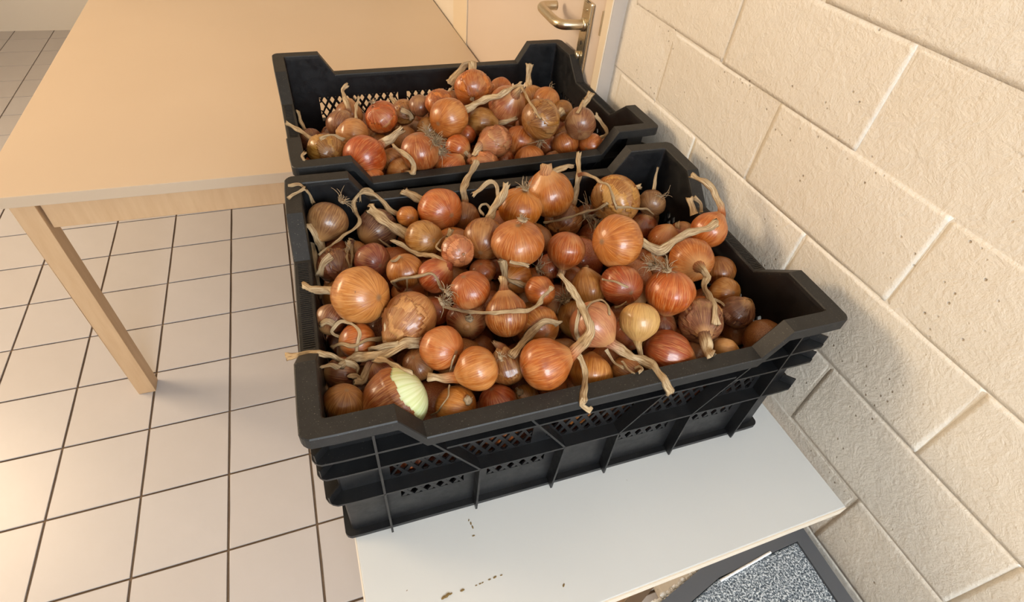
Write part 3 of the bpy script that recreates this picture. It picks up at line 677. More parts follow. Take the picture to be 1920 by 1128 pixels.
ONIONS = [
('F',(.046,.3538,.1996),.0267,(-.494,-.75,-.441),1,'tan','smooth greyish tan onion in back left corner of front crate, roots pointing up',[],[((.0679,.3663,.2199),(.677,.386,.626),14,.0229)]),
('F',(.1101,.3541,.1778),.028,(-.765,-.632,-.123),1,'purple','wrinkled purple brown onion beside the flat pale stem, left rear of front crate',[('t',0,[(.1034,.336,.1797,.0011),(.1062,.3302,.1804,.0011),(.1091,.3245,.1812,.0012),(.1123,.3245,.1774,.0012),(.1156,.3244,.1736,.0013),(.1189,.3243,.1699,.0013),(.1222,.3241,.1661,.0014),(.1256,.324,.1623,.0014),(.129,.3238,.1585,.0015)]),('l',0,[(.0051,.39,.238,.0024),(.0086,.3891,.2386,.0024),(.0121,.3899,.2382,.0024),(.0156,.3902,.238,.0024),(.0188,.3899,.2379,.0023),(.0215,.3888,.2376,.0023),(.0245,.3893,.2343,.0023),(.0264,.3892,.23,.0023),(.028,.3888,.2252,.0023),(.0291,.3889,.2208,.0022),(.03,.3888,.2161,.0022),(.0308,.3885,.2112,.0022),(.0316,.3883,.2063,.0022)]),('l',0,[(.0041,.3595,.2377,.0024),(.0077,.3618,.2384,.0023),(.0111,.3655,.2383,.0023),(.0148,.3689,.2383,.0023),(.0178,.3718,.2381,.0022),(.0208,.3743,.238,.0022),(.0239,.3778,.2375,.0021),(.027,.3812,.2369,.0021)]),('n',0,[(.0744,.3234,.1868,.0032),(.0735,.3181,.1865,.003),(.0727,.3127,.1862,.0028),(.0718,.3074,.1859,.0026),(.071,.3022,.1856,.0024),(.0702,.2971,.1856,.0023),(.0695,.2922,.1857,.0021),(.0685,.2868,.1853,.0019),(.0676,.2818,.1852,.0017),(.0668,.278,.1844,.0015),(.0659,.2754,.1825,.0014)])],[]),
('F',(.1508,.3407,.2017),.0145,(-.301,.854,-.424),1.25,'gold','small golden onion with long looping dried stem, rear left of front crate',[('n',1,[(.1391,.3738,.1853,.0038),(.1361,.3761,.1862,.0038),(.133,.3783,.1871,.0037),(.13,.3813,.1887,.0037),(.1282,.3838,.1903,.0036),(.1264,.3866,.1925,.0035),(.1246,.3892,.1952,.0035),(.1227,.3913,.1979,.0034),(.1207,.3935,.1999,.0034),(.1172,.396,.2028,.0033),(.1135,.397,.2056,.0032),(.1093,.3967,.2082,.0032),(.1054,.3953,.2102,.0031),(.1012,.3935,.2119,.003),(.097,.3913,.2131,.003),(.0936,.3914,.2119,.0029),(.0902,.3916,.2085,.0029),(.0874,.3897,.205,.0028),(.0854,.3861,.2023,.0027),(.0841,.381,.2007,.0027),(.0836,.3749,.1994,.0026),(.0837,.3687,.1986,.0025),(.085,.3625,.1984,.0025),(.0868,.3565,.1985,.0024),(.0873,.3508,.1983,.0024),(.0855,.3456,.1978,.0023),(.0825,.3407,.197,.0022),(.0783,.3362,.1962,.0022),(.0753,.3326,.1965,.0021),(.0717,.3292,.1969,.002),(.0678,.3259,.1973,.002),(.064,.3225,.1976,.0019),(.0604,.319,.1979,.0019),(.057,.3154,.1982,.0018),(.0537,.3117,.1984,.0017),(.0504,.308,.1987,.0017),(.0473,.3043,.1989,.0016),(.0444,.3006,.1993,.0016),(.041,.2967,.1994,.0015),(.0378,.2929,.1996,.0014),(.0347,.2904,.1988,.0014),(.0315,.2897,.1965,.0013)]),('l',0,[(.1131,.3967,.2095,.0023),(.1099,.3966,.2132,.0022),(.1063,.396,.2161,.0021),(.1007,.3944,.2174,.002),(.0956,.3909,.2172,.0019),(.0945,.391,.2139,.0018),(.0941,.3914,.2092,.0017),(.094,.3913,.2043,.0016),(.0937,.3913,.1995,.0015)])],[]),
('F',(.1619,.2816,.2077),.0239,(-.379,.824,-.421),1.12,'tan2','tan onion with broad flat stem pointing up left, rear left of front crate',[('l',1,[(.1463,.3154,.1904,.008),(.1435,.3176,.1913,.0079),(.1407,.3198,.1923,.0078),(.1379,.322,.1932,.0078),(.1351,.3243,.1942,.0077),(.1323,.3266,.1952,.0076),(.1296,.3289,.1964,.0076),(.1269,.3313,.1978,.0075),(.1241,.3335,.1996,.0074),(.1214,.3353,.2018,.0074),(.1187,.337,.2041,.0073),(.1162,.3392,.2059,.0072),(.1139,.3416,.2073,.0072),(.1113,.3449,.2083,.0071),(.109,.3486,.2089,.0071),(.1068,.3518,.2097,.007),(.1046,.3546,.2107,.0069),(.1023,.3572,.2119,.0069)])],[]),
('F',(.1963,.341,.2067),.0307,(-.359,.907,-.219),1,'orange','bright orange onion with thick pinkish neck toward left, rear of front crate',[('n',1,[(.1797,.3829,.1966,.0058),(.1759,.3855,.1975,.0057),(.1719,.388,.1984,.0056),(.1681,.3904,.1993,.0055),(.1647,.3928,.2002,.0054),(.1612,.3956,.2012,.0052),(.1584,.3981,.2024,.0051),(.1555,.4006,.2035,.005)])],[]),
('F',(.2359,.3524,.181),.0215,(.249,.966,.076),1.15,'brown','slim brown onion whose tall stem rises over the rear rim of front crate',[('n',1,[(.245,.3878,.1838,.0056),(.2444,.3885,.1892,.0055),(.2438,.3893,.1946,.0053),(.2433,.3899,.1999,.0052),(.245,.3958,.2012,.0051),(.2474,.4013,.2023,.005),(.2504,.4064,.2033,.0049),(.2535,.4109,.2046,.0048),(.2564,.4148,.2065,.0047),(.2593,.418,.2091,.0046),(.2621,.4206,.2122,.0045),(.2648,.4228,.2152,.0044),(.2671,.4246,.2178,.0043),(.27,.4271,.2212,.0042),(.2722,.429,.2239,.004)])],[]),
('F',(.2377,.2622,.2102),.0276,(.428,.903,.045),1.1,'brown2','brown orange onion with stem leaning up right and a curled leaf, rear of front crate',[('n',1,[(.2567,.3022,.2122,.0062),(.2589,.3039,.2146,.0061),(.2611,.3056,.217,.006),(.2632,.3073,.2195,.0059),(.2654,.3089,.2219,.0058),(.2676,.3105,.2242,.0056),(.2703,.3124,.2271,.0055),(.2731,.3142,.2298,.0054),(.2758,.316,.2325,.0053),(.2783,.3179,.2353,.0052),(.2805,.32,.2381,.0051),(.2824,.3222,.2409,.005),(.2844,.3244,.2438,.0049),(.2863,.3267,.2466,.0047)]),('l',0,[(.2725,.3187,.2338,.0026),(.273,.322,.237,.0026),(.2736,.3252,.2403,.0027),(.2733,.3282,.2429,.0027),(.2717,.3312,.245,.0028),(.2692,.3339,.2466,.0028),(.266,.3355,.2468,.0029),(.263,.3355,.2457,.0029),(.2593,.3348,.2436,.003),(.2556,.3338,.2412,.003),(.252,.333,.239,.0031),(.2488,.3324,.2372,.0031),(.2457,.3318,.2354,.0032),(.2426,.3312,.2336,.0032),(.2395,.3306,.2318,.0033)]),('l',0,[(.2627,.3056,.2177,.0018),(.2604,.3095,.2205,.0018),(.2581,.3134,.2232,.0018),(.2555,.3161,.2247,.0018),(.25,.3169,.2233,.0018),(.2457,.3155,.2203,.0018),(.246,.3124,.2174,.0018),(.2477,.3084,.2144,.0018)])],[]),
('F',(.3073,.3201,.2086),.0306,(-.145,-.029,-.989),.95,'gold','golden onion with roots on top, middle rear of front crate',[],[((.3127,.322,.2387),(.178,.062,.982),18,.0228)]),
('F',(.3627,.3475,.2088),.0359,(-.245,.046,.968),1,'gold2','large golden onion with stubby neck standing upright against rear wall of front crate',[('n',1,[(.3545,.349,.2414,.0084),(.3543,.3492,.2465,.008),(.3567,.3551,.2479,.0077)]),('l',0,[(.3614,.3453,.2464,.0034),(.368,.3474,.246,.0035),(.3748,.3496,.2458,.0035),(.3806,.3524,.2456,.0035),(.3866,.3553,.2457,.0035),(.3918,.3579,.2452,.0035),(.3983,.3584,.2433,.0035)])],[]),
('F',(.2682,.2198,.2305),.0328,(.081,-.025,-.996),.88,'peach','wide coppery onion with bristly roots on top, centre rear of front crate',[],[((.2727,.2242,.2628),(.137,.134,.982),26,.0093)]),
('F',(.3344,.2132,.2139),.0252,(-.216,-.36,-.907),1,'orange2','round orange onion with thin neck pointing down, middle of front crate',[('n',1,[(.3299,.2058,.1954,.0045),(.3268,.2003,.194,.0044),(.3237,.1951,.1929,.0043),(.3222,.1929,.1902,.0042),(.3206,.1909,.1878,.0042)])],[]),
('F',(.3935,.3431,.1587),.0279,(.641,.763,.09),1.1,'brown','reddish brown onion under tangled forked stems at rear of front crate',[('n',1,[(.4248,.3804,.1631,.0056),(.4262,.3834,.1667,.0055),(.4273,.386,.1707,.0053),(.4281,.3879,.1752,.0052),(.4284,.3889,.1801,.005),(.4284,.3894,.1852,.0049),(.4283,.3894,.1901,.0047),(.4289,.3901,.196,.0046),(.431,.393,.1995,.0044),(.4343,.3986,.2009,.0043),(.437,.4043,.2024,.0042),(.4388,.4104,.2042,.0041),(.4397,.4163,.2062,.004),(.4401,.4213,.2086,.0039),(.4405,.4251,.2112,.0037),(.4425,.4294,.2157,.0036),(.4451,.4328,.2198,.0035)]),('n',0,[(.4257,.3853,.2095,.0029),(.4289,.3818,.2125,.0028),(.4322,.3783,.2154,.0028),(.4354,.3736,.2174,.0027),(.4369,.3688,.2185,.0026),(.4384,.3634,.219,.0025),(.4399,.3577,.2193,.0025),(.4413,.3521,.2195,.0024),(.4425,.3468,.2201,.0023),(.4443,.3416,.2209,.0022),(.4461,.3367,.2221,.0022),(.4474,.3318,.223,.0021),(.4483,.3265,.223,.002),(.4486,.3218,.2219,.002),(.4488,.3171,.2199,.0019),(.4491,.3128,.2172,.0018),(.4496,.3093,.2143,.0018),(.4502,.3066,.2116,.0017),(.4516,.3027,.2068,.0016),(.453,.3002,.2023,.0016)]),('t',0,[(.3593,.3429,.1588,.0016),(.362,.3395,.1616,.0017),(.3645,.3361,.1644,.0017),(.3669,.3327,.1672,.0017),(.3695,.3293,.17,.0017),(.3725,.3266,.1725,.0017),(.3761,.3243,.1748,.0017),(.3793,.3231,.1765,.0017),(.383,.3222,.1779,.0017),(.387,.3217,.1791,.0018),(.3915,.3219,.18,.0018),(.3963,.3226,.1804,.0018),(.4016,.3242,.1801,.0018),(.4071,.3263,.1793,.0018),(.4124,.3282,.1787,.0019),(.4176,.3291,.1789,.0019),(.4221,.3286,.1801,.0019),(.4257,.3266,.1823,.0019),(.4285,.3239,.1852,.0019),(.4309,.3209,.1883,.0019),(.433,.318,.1914,.0019),(.4345,.3153,.1944,.002),(.4382,.313,.1987,.002),(.4403,.3114,.2027,.002),(.4427,.3102,.2064,.002)])],[((.4236,.3376,.1654),(.961,-.176,.214),26,.05),((.4367,.3209,.155),(.887,-.455,-.074),24,.0458)]),
('F',(.4716,.3344,.191),.0383,(.872,.49,-.003),1,'tan3','large pale tan onion with papery torn skin, rear right of front crate',[('n',1,[(.518,.3604,.1909,.0039),(.523,.3594,.1919,.0036),(.528,.3584,.193,.0034)]),('t',0,[(.4522,.3012,.2037,.0016),(.4558,.2995,.2041,.0016),(.4597,.2981,.2043,.0015),(.4639,.297,.2042,.0015),(.4684,.2964,.2037,.0015),(.473,.2962,.203,.0014),(.4777,.2965,.2018,.0014),(.4825,.2974,.2002,.0014),(.4893,.2981,.1986,.0014),(.4955,.299,.1969,.0014),(.5012,.2999,.195,.0013),(.5065,.3006,.1928,.0013),(.5121,.3002,.1896,.0013),(.5169,.2994,.1858,.0013),(.5218,.2987,.1821,.0012)])],[]),
('F',(.5294,.322,.1868),.0214,(.562,.826,-.037),1,'tan','small tan onion with thin grass like shoot beside dark rear corner of front crate',[('l',1,[(.5528,.3563,.1853,.003),(.5541,.3592,.1886,.0029),(.5554,.3622,.1918,.0027),(.5567,.3651,.1951,.0025),(.5582,.368,.1984,.0024),(.5598,.3709,.2017,.0022),(.5616,.3737,.205,.0021),(.5635,.3765,.2083,.0019),(.5653,.3793,.2116,.0017)])],[((.5345,.3102,.204),(.236,-.551,.8),7,.0218)]),
('F',(.3839,.1791,.2465),.0319,(.909,.241,-.341),1,'peach2','large peach onion with dirt specks and stem bending up right, front crate',[('l',1,[(.4259,.1903,.2307,.0062),(.4292,.1877,.2296,.0061),(.4326,.1851,.2285,.0061),(.4359,.1826,.2275,.006),(.439,.1803,.2266,.0059),(.4427,.1776,.2256,.0059),(.4462,.1754,.2248,.0058),(.4503,.1741,.2252,.0057),(.4531,.1741,.2264,.0056),(.456,.1747,.2281,.0056),(.4592,.1756,.2301,.0055),(.4627,.1764,.2323,.0054),(.4664,.177,.2343,.0054),(.4694,.1772,.2357,.0053),(.4727,.1774,.2372,.0052),(.4761,.1776,.2387,.0051),(.4796,.1777,.2401,.0051),(.4831,.1777,.2416,.005),(.4866,.1777,.2429,.0049),(.4898,.1776,.2441,.0049),(.4935,.1773,.2452,.0048),(.4971,.1768,.2462,.0047),(.5007,.1763,.2471,.0046),(.5041,.1757,.248,.0046),(.5073,.1752,.2488,.0045),(.5104,.175,.2497,.0044),(.5143,.1749,.2512,.0044),(.5179,.175,.2527,.0043),(.5212,.1752,.2542,.0042),(.5246,.1754,.2558,.0041)])],[]),
('F',(.5545,.2129,.2126),.0253,(.698,.366,.615),1.05,'orange3','orange onion at right wall of front crate with twisted stem over the rim',[('n',1,[(.5729,.2225,.2288,.0049),(.5741,.2253,.2319,.0048),(.5754,.2281,.235,.0047),(.5757,.2311,.238,.0046),(.5745,.2347,.2408,.0045),(.5725,.2386,.2436,.0045),(.5707,.2423,.2464,.0044),(.5697,.2458,.2492,.0043),(.5689,.2491,.252,.0042),(.5676,.2523,.2544,.0041),(.5653,.2552,.2562,.004),(.5625,.2579,.2577,.0039),(.5596,.2605,.2589,.0038),(.5565,.2631,.2602,.0037),(.5557,.2681,.2595,.0037),(.5551,.2729,.2587,.0036),(.5539,.2782,.2583,.0035),(.553,.2834,.2578,.0035)]),('l',0,[(.5568,.2538,.2089,.0051),(.556,.2574,.212,.0049),(.5552,.2611,.2151,.0046),(.5545,.2644,.2179,.0044),(.5538,.2686,.2215,.0042),(.5532,.2724,.2249,.0039)]),('l',0,[(.5677,.2526,.2121,.0031),(.5681,.2556,.2151,.003),(.5685,.2587,.2181,.0029),(.5682,.2617,.2208,.0027),(.5668,.2647,.223,.0026),(.5646,.2676,.2249,.0025),(.5623,.2706,.2268,.0024)])],[]),
('F',(.5059,.1727,.1978),.03,(-.325,-.847,.42),1,'peach','smooth apricot onion with stem hanging down, right side of front crate',[('l',1,[(.4895,.13,.2191,.0044),(.4895,.1242,.2187,.0043),(.4883,.1189,.2182,.0043),(.4831,.1153,.2178,.0042),(.4781,.1109,.2167,.0042),(.4761,.1068,.2171,.0041),(.4745,.1023,.2172,.0041),(.4733,.0975,.2173,.004),(.4721,.0928,.2174,.0039),(.4708,.0883,.2177,.0039),(.4697,.0837,.218,.0038),(.4688,.0795,.2186,.0038),(.4677,.0751,.2191,.0037),(.466,.0704,.2191,.0037),(.464,.0666,.2192,.0036),(.4622,.0629,.2186,.0036),(.4605,.0595,.2174,.0035),(.4593,.0563,.2156,.0035),(.4584,.0535,.2134,.0035),(.458,.051,.211,.0034)]),('l',0,[(.5105,.1147,.1794,.0021),(.512,.1101,.1806,.0019),(.5132,.1055,.1818,.0017),(.5133,.1011,.1827,.0016),(.5131,.0968,.1836,.0014)])],[]),
('F',(.5571,.1675,.1729),.0223,(.173,-.339,-.925),1,'brown2','brown onion tucked behind smooth apricot onion at right wall of front crate',[],[]),
('F',(.4303,.111,.2132),.0296,(-.131,-.331,-.934),.97,'orange','glossy orange onion with root tuft on top, right half of front crate',[],[((.4243,.1235,.2393),(-.204,.422,.883),26,.0222),((.418,.1378,.2333),(-.345,.751,.563),34,.0235)]),
('F',(.3788,.1395,.2096),.026,(.003,.946,-.324),1,'red','reddish onion with dry strand across it, right of centre in front crate',[('t',0,[(.3536,.1455,.2201,.0013),(.3549,.142,.2223,.0013),(.3561,.1385,.2245,.0013),(.3574,.1349,.2267,.0013),(.3593,.1315,.228,.0013),(.361,.129,.2286,.0013),(.3629,.1265,.2288,.0013),(.3651,.1241,.2288,.0013),(.3675,.1219,.2284,.0013),(.3702,.1199,.2278,.0013),(.3729,.1182,.2269,.0013)]),('t',0,[(.3653,.1209,.1917,.0013),(.3676,.1184,.1953,.0012),(.3698,.1161,.1991,.0011),(.3716,.1143,.2031,.001),(.3735,.113,.2068,.001)])],[]),
('F',(.3682,.0746,.2154),.0222,(-.243,-.66,-.711),1,'yellow','pale yellow onion with slender neck pointing down, right half of front crate',[('n',1,[(.363,.0605,.2002,.004),(.3628,.0576,.1974,.0037),(.3627,.0542,.1943,.0034),(.363,.0517,.192,.0032),(.3633,.0488,.1894,.0029),(.3637,.0459,.187,.0027),(.364,.0438,.1851,.0024),(.3654,.0416,.1836,.0021)])],[]),
('F',(.3995,.0459,.1836),.0257,(.81,-.579,-.087),1.14,'red','smooth red brown oval onion close to the near rim of front crate',[],[]),
('F',(.46,.0735,.1903),.0276,(-.466,-.857,.221),1,'mauve','dull mauve brown onion with thick yellowish neck at near right rim',[('n',1,[(.4399,.0367,.1998,.0074),(.4379,.0321,.1997,.007),(.4359,.0275,.1996,.0067),(.4341,.0233,.2,.0064),(.4331,.0192,.2008,.006),(.4334,.0164,.2009,.0057)])],[]),
('F',(.4728,.0343,.1816),.0132,(.926,-.377,.014),1.1,'yellow2','small yellow onion on near right rim of front crate',[],[]),
('F',(.5332,.0903,.1733),.0219,(.238,-.169,.957),1,'mauve','dusky mauve onion with flaking skin beside right wall of front crate',[],[]),
('F',(.3151,.0851,.2116),.0268,(.542,-.711,-.448),1.05,'pink','pale pink onion whose long stem hangs over the near rim, ending in white tip',[('l',1,[(.3297,.066,.1996,.0063),(.3318,.064,.1985,.0063),(.3337,.0621,.1975,.0062),(.3358,.06,.1965,.0061),(.3383,.0578,.1953,.0061),(.3404,.0556,.1944,.006),(.3425,.0529,.1938,.0059),(.3444,.0496,.1939,.0058),(.3459,.046,.1946,.0058),(.3474,.0425,.1955,.0057),(.3501,.0403,.1951,.0056),(.3536,.039,.1937,.0055),(.3566,.0371,.1933,.0055),(.3586,.0345,.1941,.0054),(.3596,.0314,.1958,.0053),(.3612,.0273,.1975,.0052),(.3619,.0234,.1992,.0051),(.3623,.0193,.2005,.005),(.3628,.0162,.2005,.0049),(.3629,.0129,.2004,.0048),(.3629,.0094,.2003,.0048),(.3626,.0057,.2006,.0047),(.3624,.0018,.201,.0046),(.3626,-.0018,.2006,.0045),(.3649,-.0034,.197,.0045),(.3676,-.004,.1926,.0044),(.37,-.0054,.1873,.0044),(.3718,-.0062,.1823,.0044)]),('l',0,[(.3242,.061,.1928,.0021),(.3257,.0582,.1908,.002),(.327,.0553,.189,.0019),(.3281,.0521,.1877,.0018),(.3289,.0485,.1873,.0017),(.3297,.0446,.188,.0015),(.3304,.0405,.1892,.0014),(.3315,.0368,.19,.0013),(.3328,.0335,.1902,.0012)])],[]),
('F',(.3494,.1644,.1871),.0236,(.005,.731,.682),1,'tan3','tan orange onion behind the pale pink onion, centre right of front crate',[('n',1,[(.3495,.1796,.2013,.0027),(.3507,.1818,.2038,.0026),(.3534,.1862,.204,.0024)]),('t',0,[(.3005,.0842,.2362,.0012),(.3028,.0871,.2372,.0012),(.3054,.0905,.2375,.0012),(.3088,.0934,.2377,.0012),(.3125,.0954,.2372,.0012),(.3173,.0975,.2362,.0012),(.3219,.0991,.2352,.0012),(.3255,.0996,.2344,.0012),(.3283,.0982,.2343,.0012),(.3297,.0951,.2346,.0012),(.3299,.0909,.2352,.0012),(.3289,.0868,.2359,.0012),(.3275,.0825,.2363,.0012),(.326,.0781,.2365,.0012),(.3252,.0746,.2357,.0012)])],[]),
('F',(.2796,.1608,.2011),.0186,(-.178,.84,-.512),1.1,'orange3','orange onion with thin neck pointing left, centre of front crate',[('n',1,[(.274,.1873,.1849,.0037),(.2693,.1873,.1881,.0035),(.265,.1879,.1906,.0034),(.2611,.1894,.1922,.0032),(.2574,.1915,.1932,.003),(.254,.1943,.1935,.0029),(.2509,.1978,.1931,.0027)])],[]),
('F',(.2675,.21,.1815),.0212,(-.81,-.483,.334),1,'gold','golden orange onion behind the onion with neck pointing left, centre of front crate',[('l',1,[(.2451,.1966,.1908,.0047),(.2448,.197,.196,.0046),(.2446,.1973,.2011,.0045),(.2443,.1975,.2062,.0044),(.2438,.1975,.211,.0042),(.2432,.1979,.2161,.0041),(.2424,.1981,.2209,.004),(.2415,.1982,.2256,.0039)]),('l',0,[(.2486,.1911,.2285,.0026),(.2522,.1889,.2287,.0025),(.256,.1873,.2283,.0025),(.26,.1863,.2271,.0024),(.2642,.186,.2249,.0024),(.2685,.1864,.222,.0023),(.2728,.1868,.2191,.0023)])],[((.2955,.2086,.1912),(.944,-.048,.327),18,.0208)]),
('F',(.2221,.1178,.2168),.0241,(.057,.719,.692),1.08,'brown3','brown orange pear shaped onion with neck pointing up, centre of front crate',[('n',1,[(.2236,.1373,.2355,.0045),(.2249,.1422,.2356,.0043),(.2263,.1471,.2358,.0041),(.2275,.1516,.2355,.0039),(.2284,.1567,.2356,.0037)])],[]),
('F',(.1909,.1586,.2226),.0234,(.347,-.188,-.919),1,'orange2','orange brown onion with small dark specks, left of the pear shaped onion',[],[]),
('F',(.1865,.1543,.1788),.0245,(-.217,-.859,.464),.95,'darkred','dark red onion showing a ragged pink root tip, centre left of front crate',[],[((.1852,.139,.1979),(-.054,-.625,.779),12,.0089)]),
('F',(.2599,.1114,.1924),.025,(-.115,.906,-.408),1,'gold3','golden brown onion under pale dried leaf, centre of front crate',[('l',0,[(.1594,.1627,.2006,.0019),(.1623,.1611,.2002,.0019),(.1651,.1595,.1999,.0019),(.168,.1581,.1994,.0019),(.1707,.1556,.2,.0019),(.1734,.1523,.2015,.002),(.1763,.1493,.2029,.002),(.1786,.1464,.2046,.002),(.1809,.1432,.2067,.002),(.1833,.1397,.2091,.002),(.1857,.1361,.2117,.002),(.1881,.1326,.2143,.002),(.1905,.129,.2169,.002),(.1928,.1256,.2196,.002),(.1952,.1222,.2224,.0021),(.1971,.119,.2251,.0021),(.199,.1158,.2279,.0021),(.2009,.1127,.2307,.0021),(.2029,.1102,.2329,.0021),(.2052,.1082,.2346,.0021),(.2076,.1065,.236,.0021),(.2101,.1052,.237,.0021),(.2128,.1041,.2378,.0022),(.2157,.1033,.2383,.0022),(.2184,.1027,.2385,.0022),(.2215,.1023,.2385,.0022),(.2248,.1022,.2381,.0022),(.2284,.1025,.2373,.0023),(.2321,.1032,.236,.0023),(.2362,.1047,.234,.0023),(.2401,.1063,.232,.0024),(.2439,.108,.2301,.0024),(.2474,.1098,.2282,.0024),(.2506,.1118,.2263,.0025),(.2555,.1144,.2257,.0025),(.2589,.1178,.2253,.0026),(.2619,.1217,.225,.0026),(.2654,.1254,.2249,.0026),(.2691,.1285,.2243,.0027),(.2729,.1317,.2238,.0027),(.2769,.1349,.2234,.0027),(.281,.1381,.223,.0028),(.285,.1413,.2226,.0028)])],[]),
('F',(.2103,.0722,.1829),.0208,(-.119,.75,.651),1.05,'brown','brown onion with pointed loose skin between speckled onion and big coppery onion',[('l',1,[(.2079,.0874,.196,.0059),(.2063,.0896,.1974,.0048),(.2047,.0917,.1988,.0037),(.2031,.0939,.2002,.0026),(.2015,.096,.2016,.0015)]),('l',0,[(.2112,.0679,.2064,.0043),(.2144,.0708,.2059,.0043),(.2177,.0739,.2051,.0043),(.221,.0771,.2045,.0043),(.2246,.0804,.2039,.0043),(.2279,.0835,.2032,.0043),(.2312,.0867,.2026,.0043),(.2346,.0897,.2024,.0043),(.2377,.0921,.2029,.0043),(.2403,.0935,.2044,.0043),(.2425,.0941,.2068,.0043),(.2445,.0944,.2094,.0043),(.2466,.0949,.2117,.0043),(.2489,.0954,.2135,.0043),(.2513,.0959,.2149,.0042),(.2547,.0964,.2162,.0042),(.2585,.0969,.2168,.0042),(.2623,.0974,.2168,.0042),(.2659,.0979,.2161,.0042),(.2701,.0979,.2141,.0042),(.2741,.0978,.2109,.0042),(.2783,.0978,.2076,.0042)])],[]),
('F',(.2435,.0487,.2072),.0283,(.944,-.048,.327),1,'copper','large coppery golden onion at near rim, stem forking up and down',[('l',1,[(.2708,.0473,.2166,.0068),(.2731,.048,.2182,.0066),(.2755,.0487,.2198,.0065),(.2778,.0494,.2213,.0064),(.2801,.0501,.2229,.0063),(.2843,.0529,.2222,.0062),(.2884,.0558,.2216,.0061),(.2922,.0588,.2218,.006),(.2951,.0612,.2226,.0059),(.2974,.0629,.2248,.0058),(.299,.0643,.2279,.0056),(.2999,.066,.2308,.0055),(.3,.068,.2326,.0054),(.2997,.0705,.234,.0053),(.2992,.0734,.2351,.0051),(.2988,.0766,.236,.005),(.2987,.0802,.2365,.0049),(.2989,.0843,.2367,.0048),(.2993,.0886,.2367,.0047),(.2991,.0924,.2375,.0046),(.298,.0951,.2398,.0045),(.2962,.0966,.2433,.0043),(.2939,.097,.2472,.0042),(.2915,.0973,.2514,.004),(.2891,.0975,.2556,.0039),(.2866,.0977,.2598,.0037),(.284,.0978,.2639,.0036),(.2815,.0978,.2678,.0034),(.2801,.1002,.2696,.0033),(.2786,.1026,.2712,.0032),(.277,.1049,.2727,.0031),(.2755,.1071,.2742,.0029),(.2739,.1094,.2757,.0028)]),('l',0,[(.2761,.0455,.2171,.0034),(.2789,.0453,.213,.0034),(.2818,.045,.209,.0035),(.2843,.0445,.2053,.0035),(.2861,.0433,.2022,.0035),(.2869,.0413,.2003,.0035),(.2869,.0388,.1992,.0035),(.2864,.0358,.1983,.0036),(.2854,.0324,.1976,.0036),(.2839,.0292,.1979,.0036),(.2819,.0256,.1984,.0035),(.2798,.0219,.199,.0035),(.2775,.0181,.1997,.0035),(.2754,.0145,.2005,.0035),(.274,.0119,.2003,.0035),(.2725,.0088,.1997,.0035),(.2711,.0058,.1997,.0035),(.2696,.0028,.2001,.0035),(.2679,-.0004,.2007,.0035)]),('l',0,[(.2687,.0011,.2002,.0038),(.2653,-.0025,.2006,.0035),(.265,-.0034,.1966,.0033),(.2687,-.0044,.1921,.003),(.2731,-.0051,.1882,.0027),(.2776,-.0045,.1855,.0025)]),('l',0,[(.2925,.0699,.2056,.0027),(.2908,.0707,.21,.0026),(.2897,.0724,.2131,.0025),(.289,.0744,.216,.0025),(.2889,.0764,.219,.0024),(.2893,.078,.222,.0024),(.2902,.0798,.2251,.0023),(.2916,.0819,.2279,.0023),(.2931,.0841,.2301,.0022),(.2945,.0861,.2315,.0022),(.2968,.089,.2332,.0021),(.2987,.091,.234,.0021)])],[]),
('F',(.3015,.0445,.1768),.0242,(.355,.86,.366),.92,'gold4','golden onion with pale sheen behind near rim, right of big coppery onion',[],[]),
('F',(.172,.0586,.2094),.0232,(-.944,.048,-.327),1,'peach2','speckled peach onion with dark root disc facing right, near rim of front crate',[('n',1,[(.1499,.0598,.2017,.006),(.1473,.0604,.2012,.0059),(.1448,.0609,.2008,.0057),(.1422,.0616,.2003,.0055),(.1393,.0624,.2,.0053),(.1367,.0633,.1998,.0051),(.134,.0643,.1997,.0049),(.1311,.0655,.1996,.0048),(.1283,.0666,.1996,.0046),(.1254,.0677,.1995,.0044)])],[((.1962,.0593,.2195),(.922,.024,.386),12,.0088)]),
('F',(.143,.0958,.2079),.0234,(-.502,.76,-.413),1.05,'orange3','orange onion with a dark bruise and broad neck stretching left, front crate',[('l',1,[(.126,.1215,.1939,.0071),(.1228,.12,.1962,.0069),(.1197,.1191,.1979,.0068),(.1166,.1182,.1996,.0067),(.1136,.117,.2015,.0065),(.1107,.1153,.2035,.0064),(.1075,.1134,.2054,.0063),(.1045,.1112,.2071,.0061),(.1018,.1112,.206,.006),(.0987,.1111,.2047,.0059),(.096,.1109,.2035,.0058),(.0932,.1105,.202,.0058),(.0902,.1102,.2005,.0057),(.0871,.11,.1991,.0056),(.084,.11,.1979,.0055),(.0814,.1104,.1972,.0054),(.0788,.1109,.1967,.0053),(.0761,.1116,.1963,.0052),(.0733,.1123,.1959,.0051),(.0705,.113,.1954,.005),(.0676,.116,.1921,.0049),(.0649,.1187,.1891,.0049),(.0619,.1207,.1869,.0048),(.0589,.1216,.1862,.0047),(.0558,.121,.1871,.0046),(.053,.1196,.1889,.0045),(.0505,.1177,.191,.0043),(.0483,.1156,.1932,.0042),(.0447,.113,.1943,.0041),(.0422,.1099,.1951,.004),(.0397,.1074,.1951,.0039)]),('l',0,[(.1008,.1125,.2069,.0037),(.0977,.1132,.2063,.0036),(.0946,.1139,.2057,.0035),(.0914,.1145,.2051,.0034),(.0884,.1152,.2045,.0033),(.0854,.1158,.2039,.0032),(.0826,.1164,.2033,.0031),(.0796,.1169,.2026,.003),(.0768,.1198,.1992,.0029),(.0742,.1226,.1959,.0028),(.0716,.1253,.1925,.0027),(.0688,.1281,.1892,.0026)])],[]),
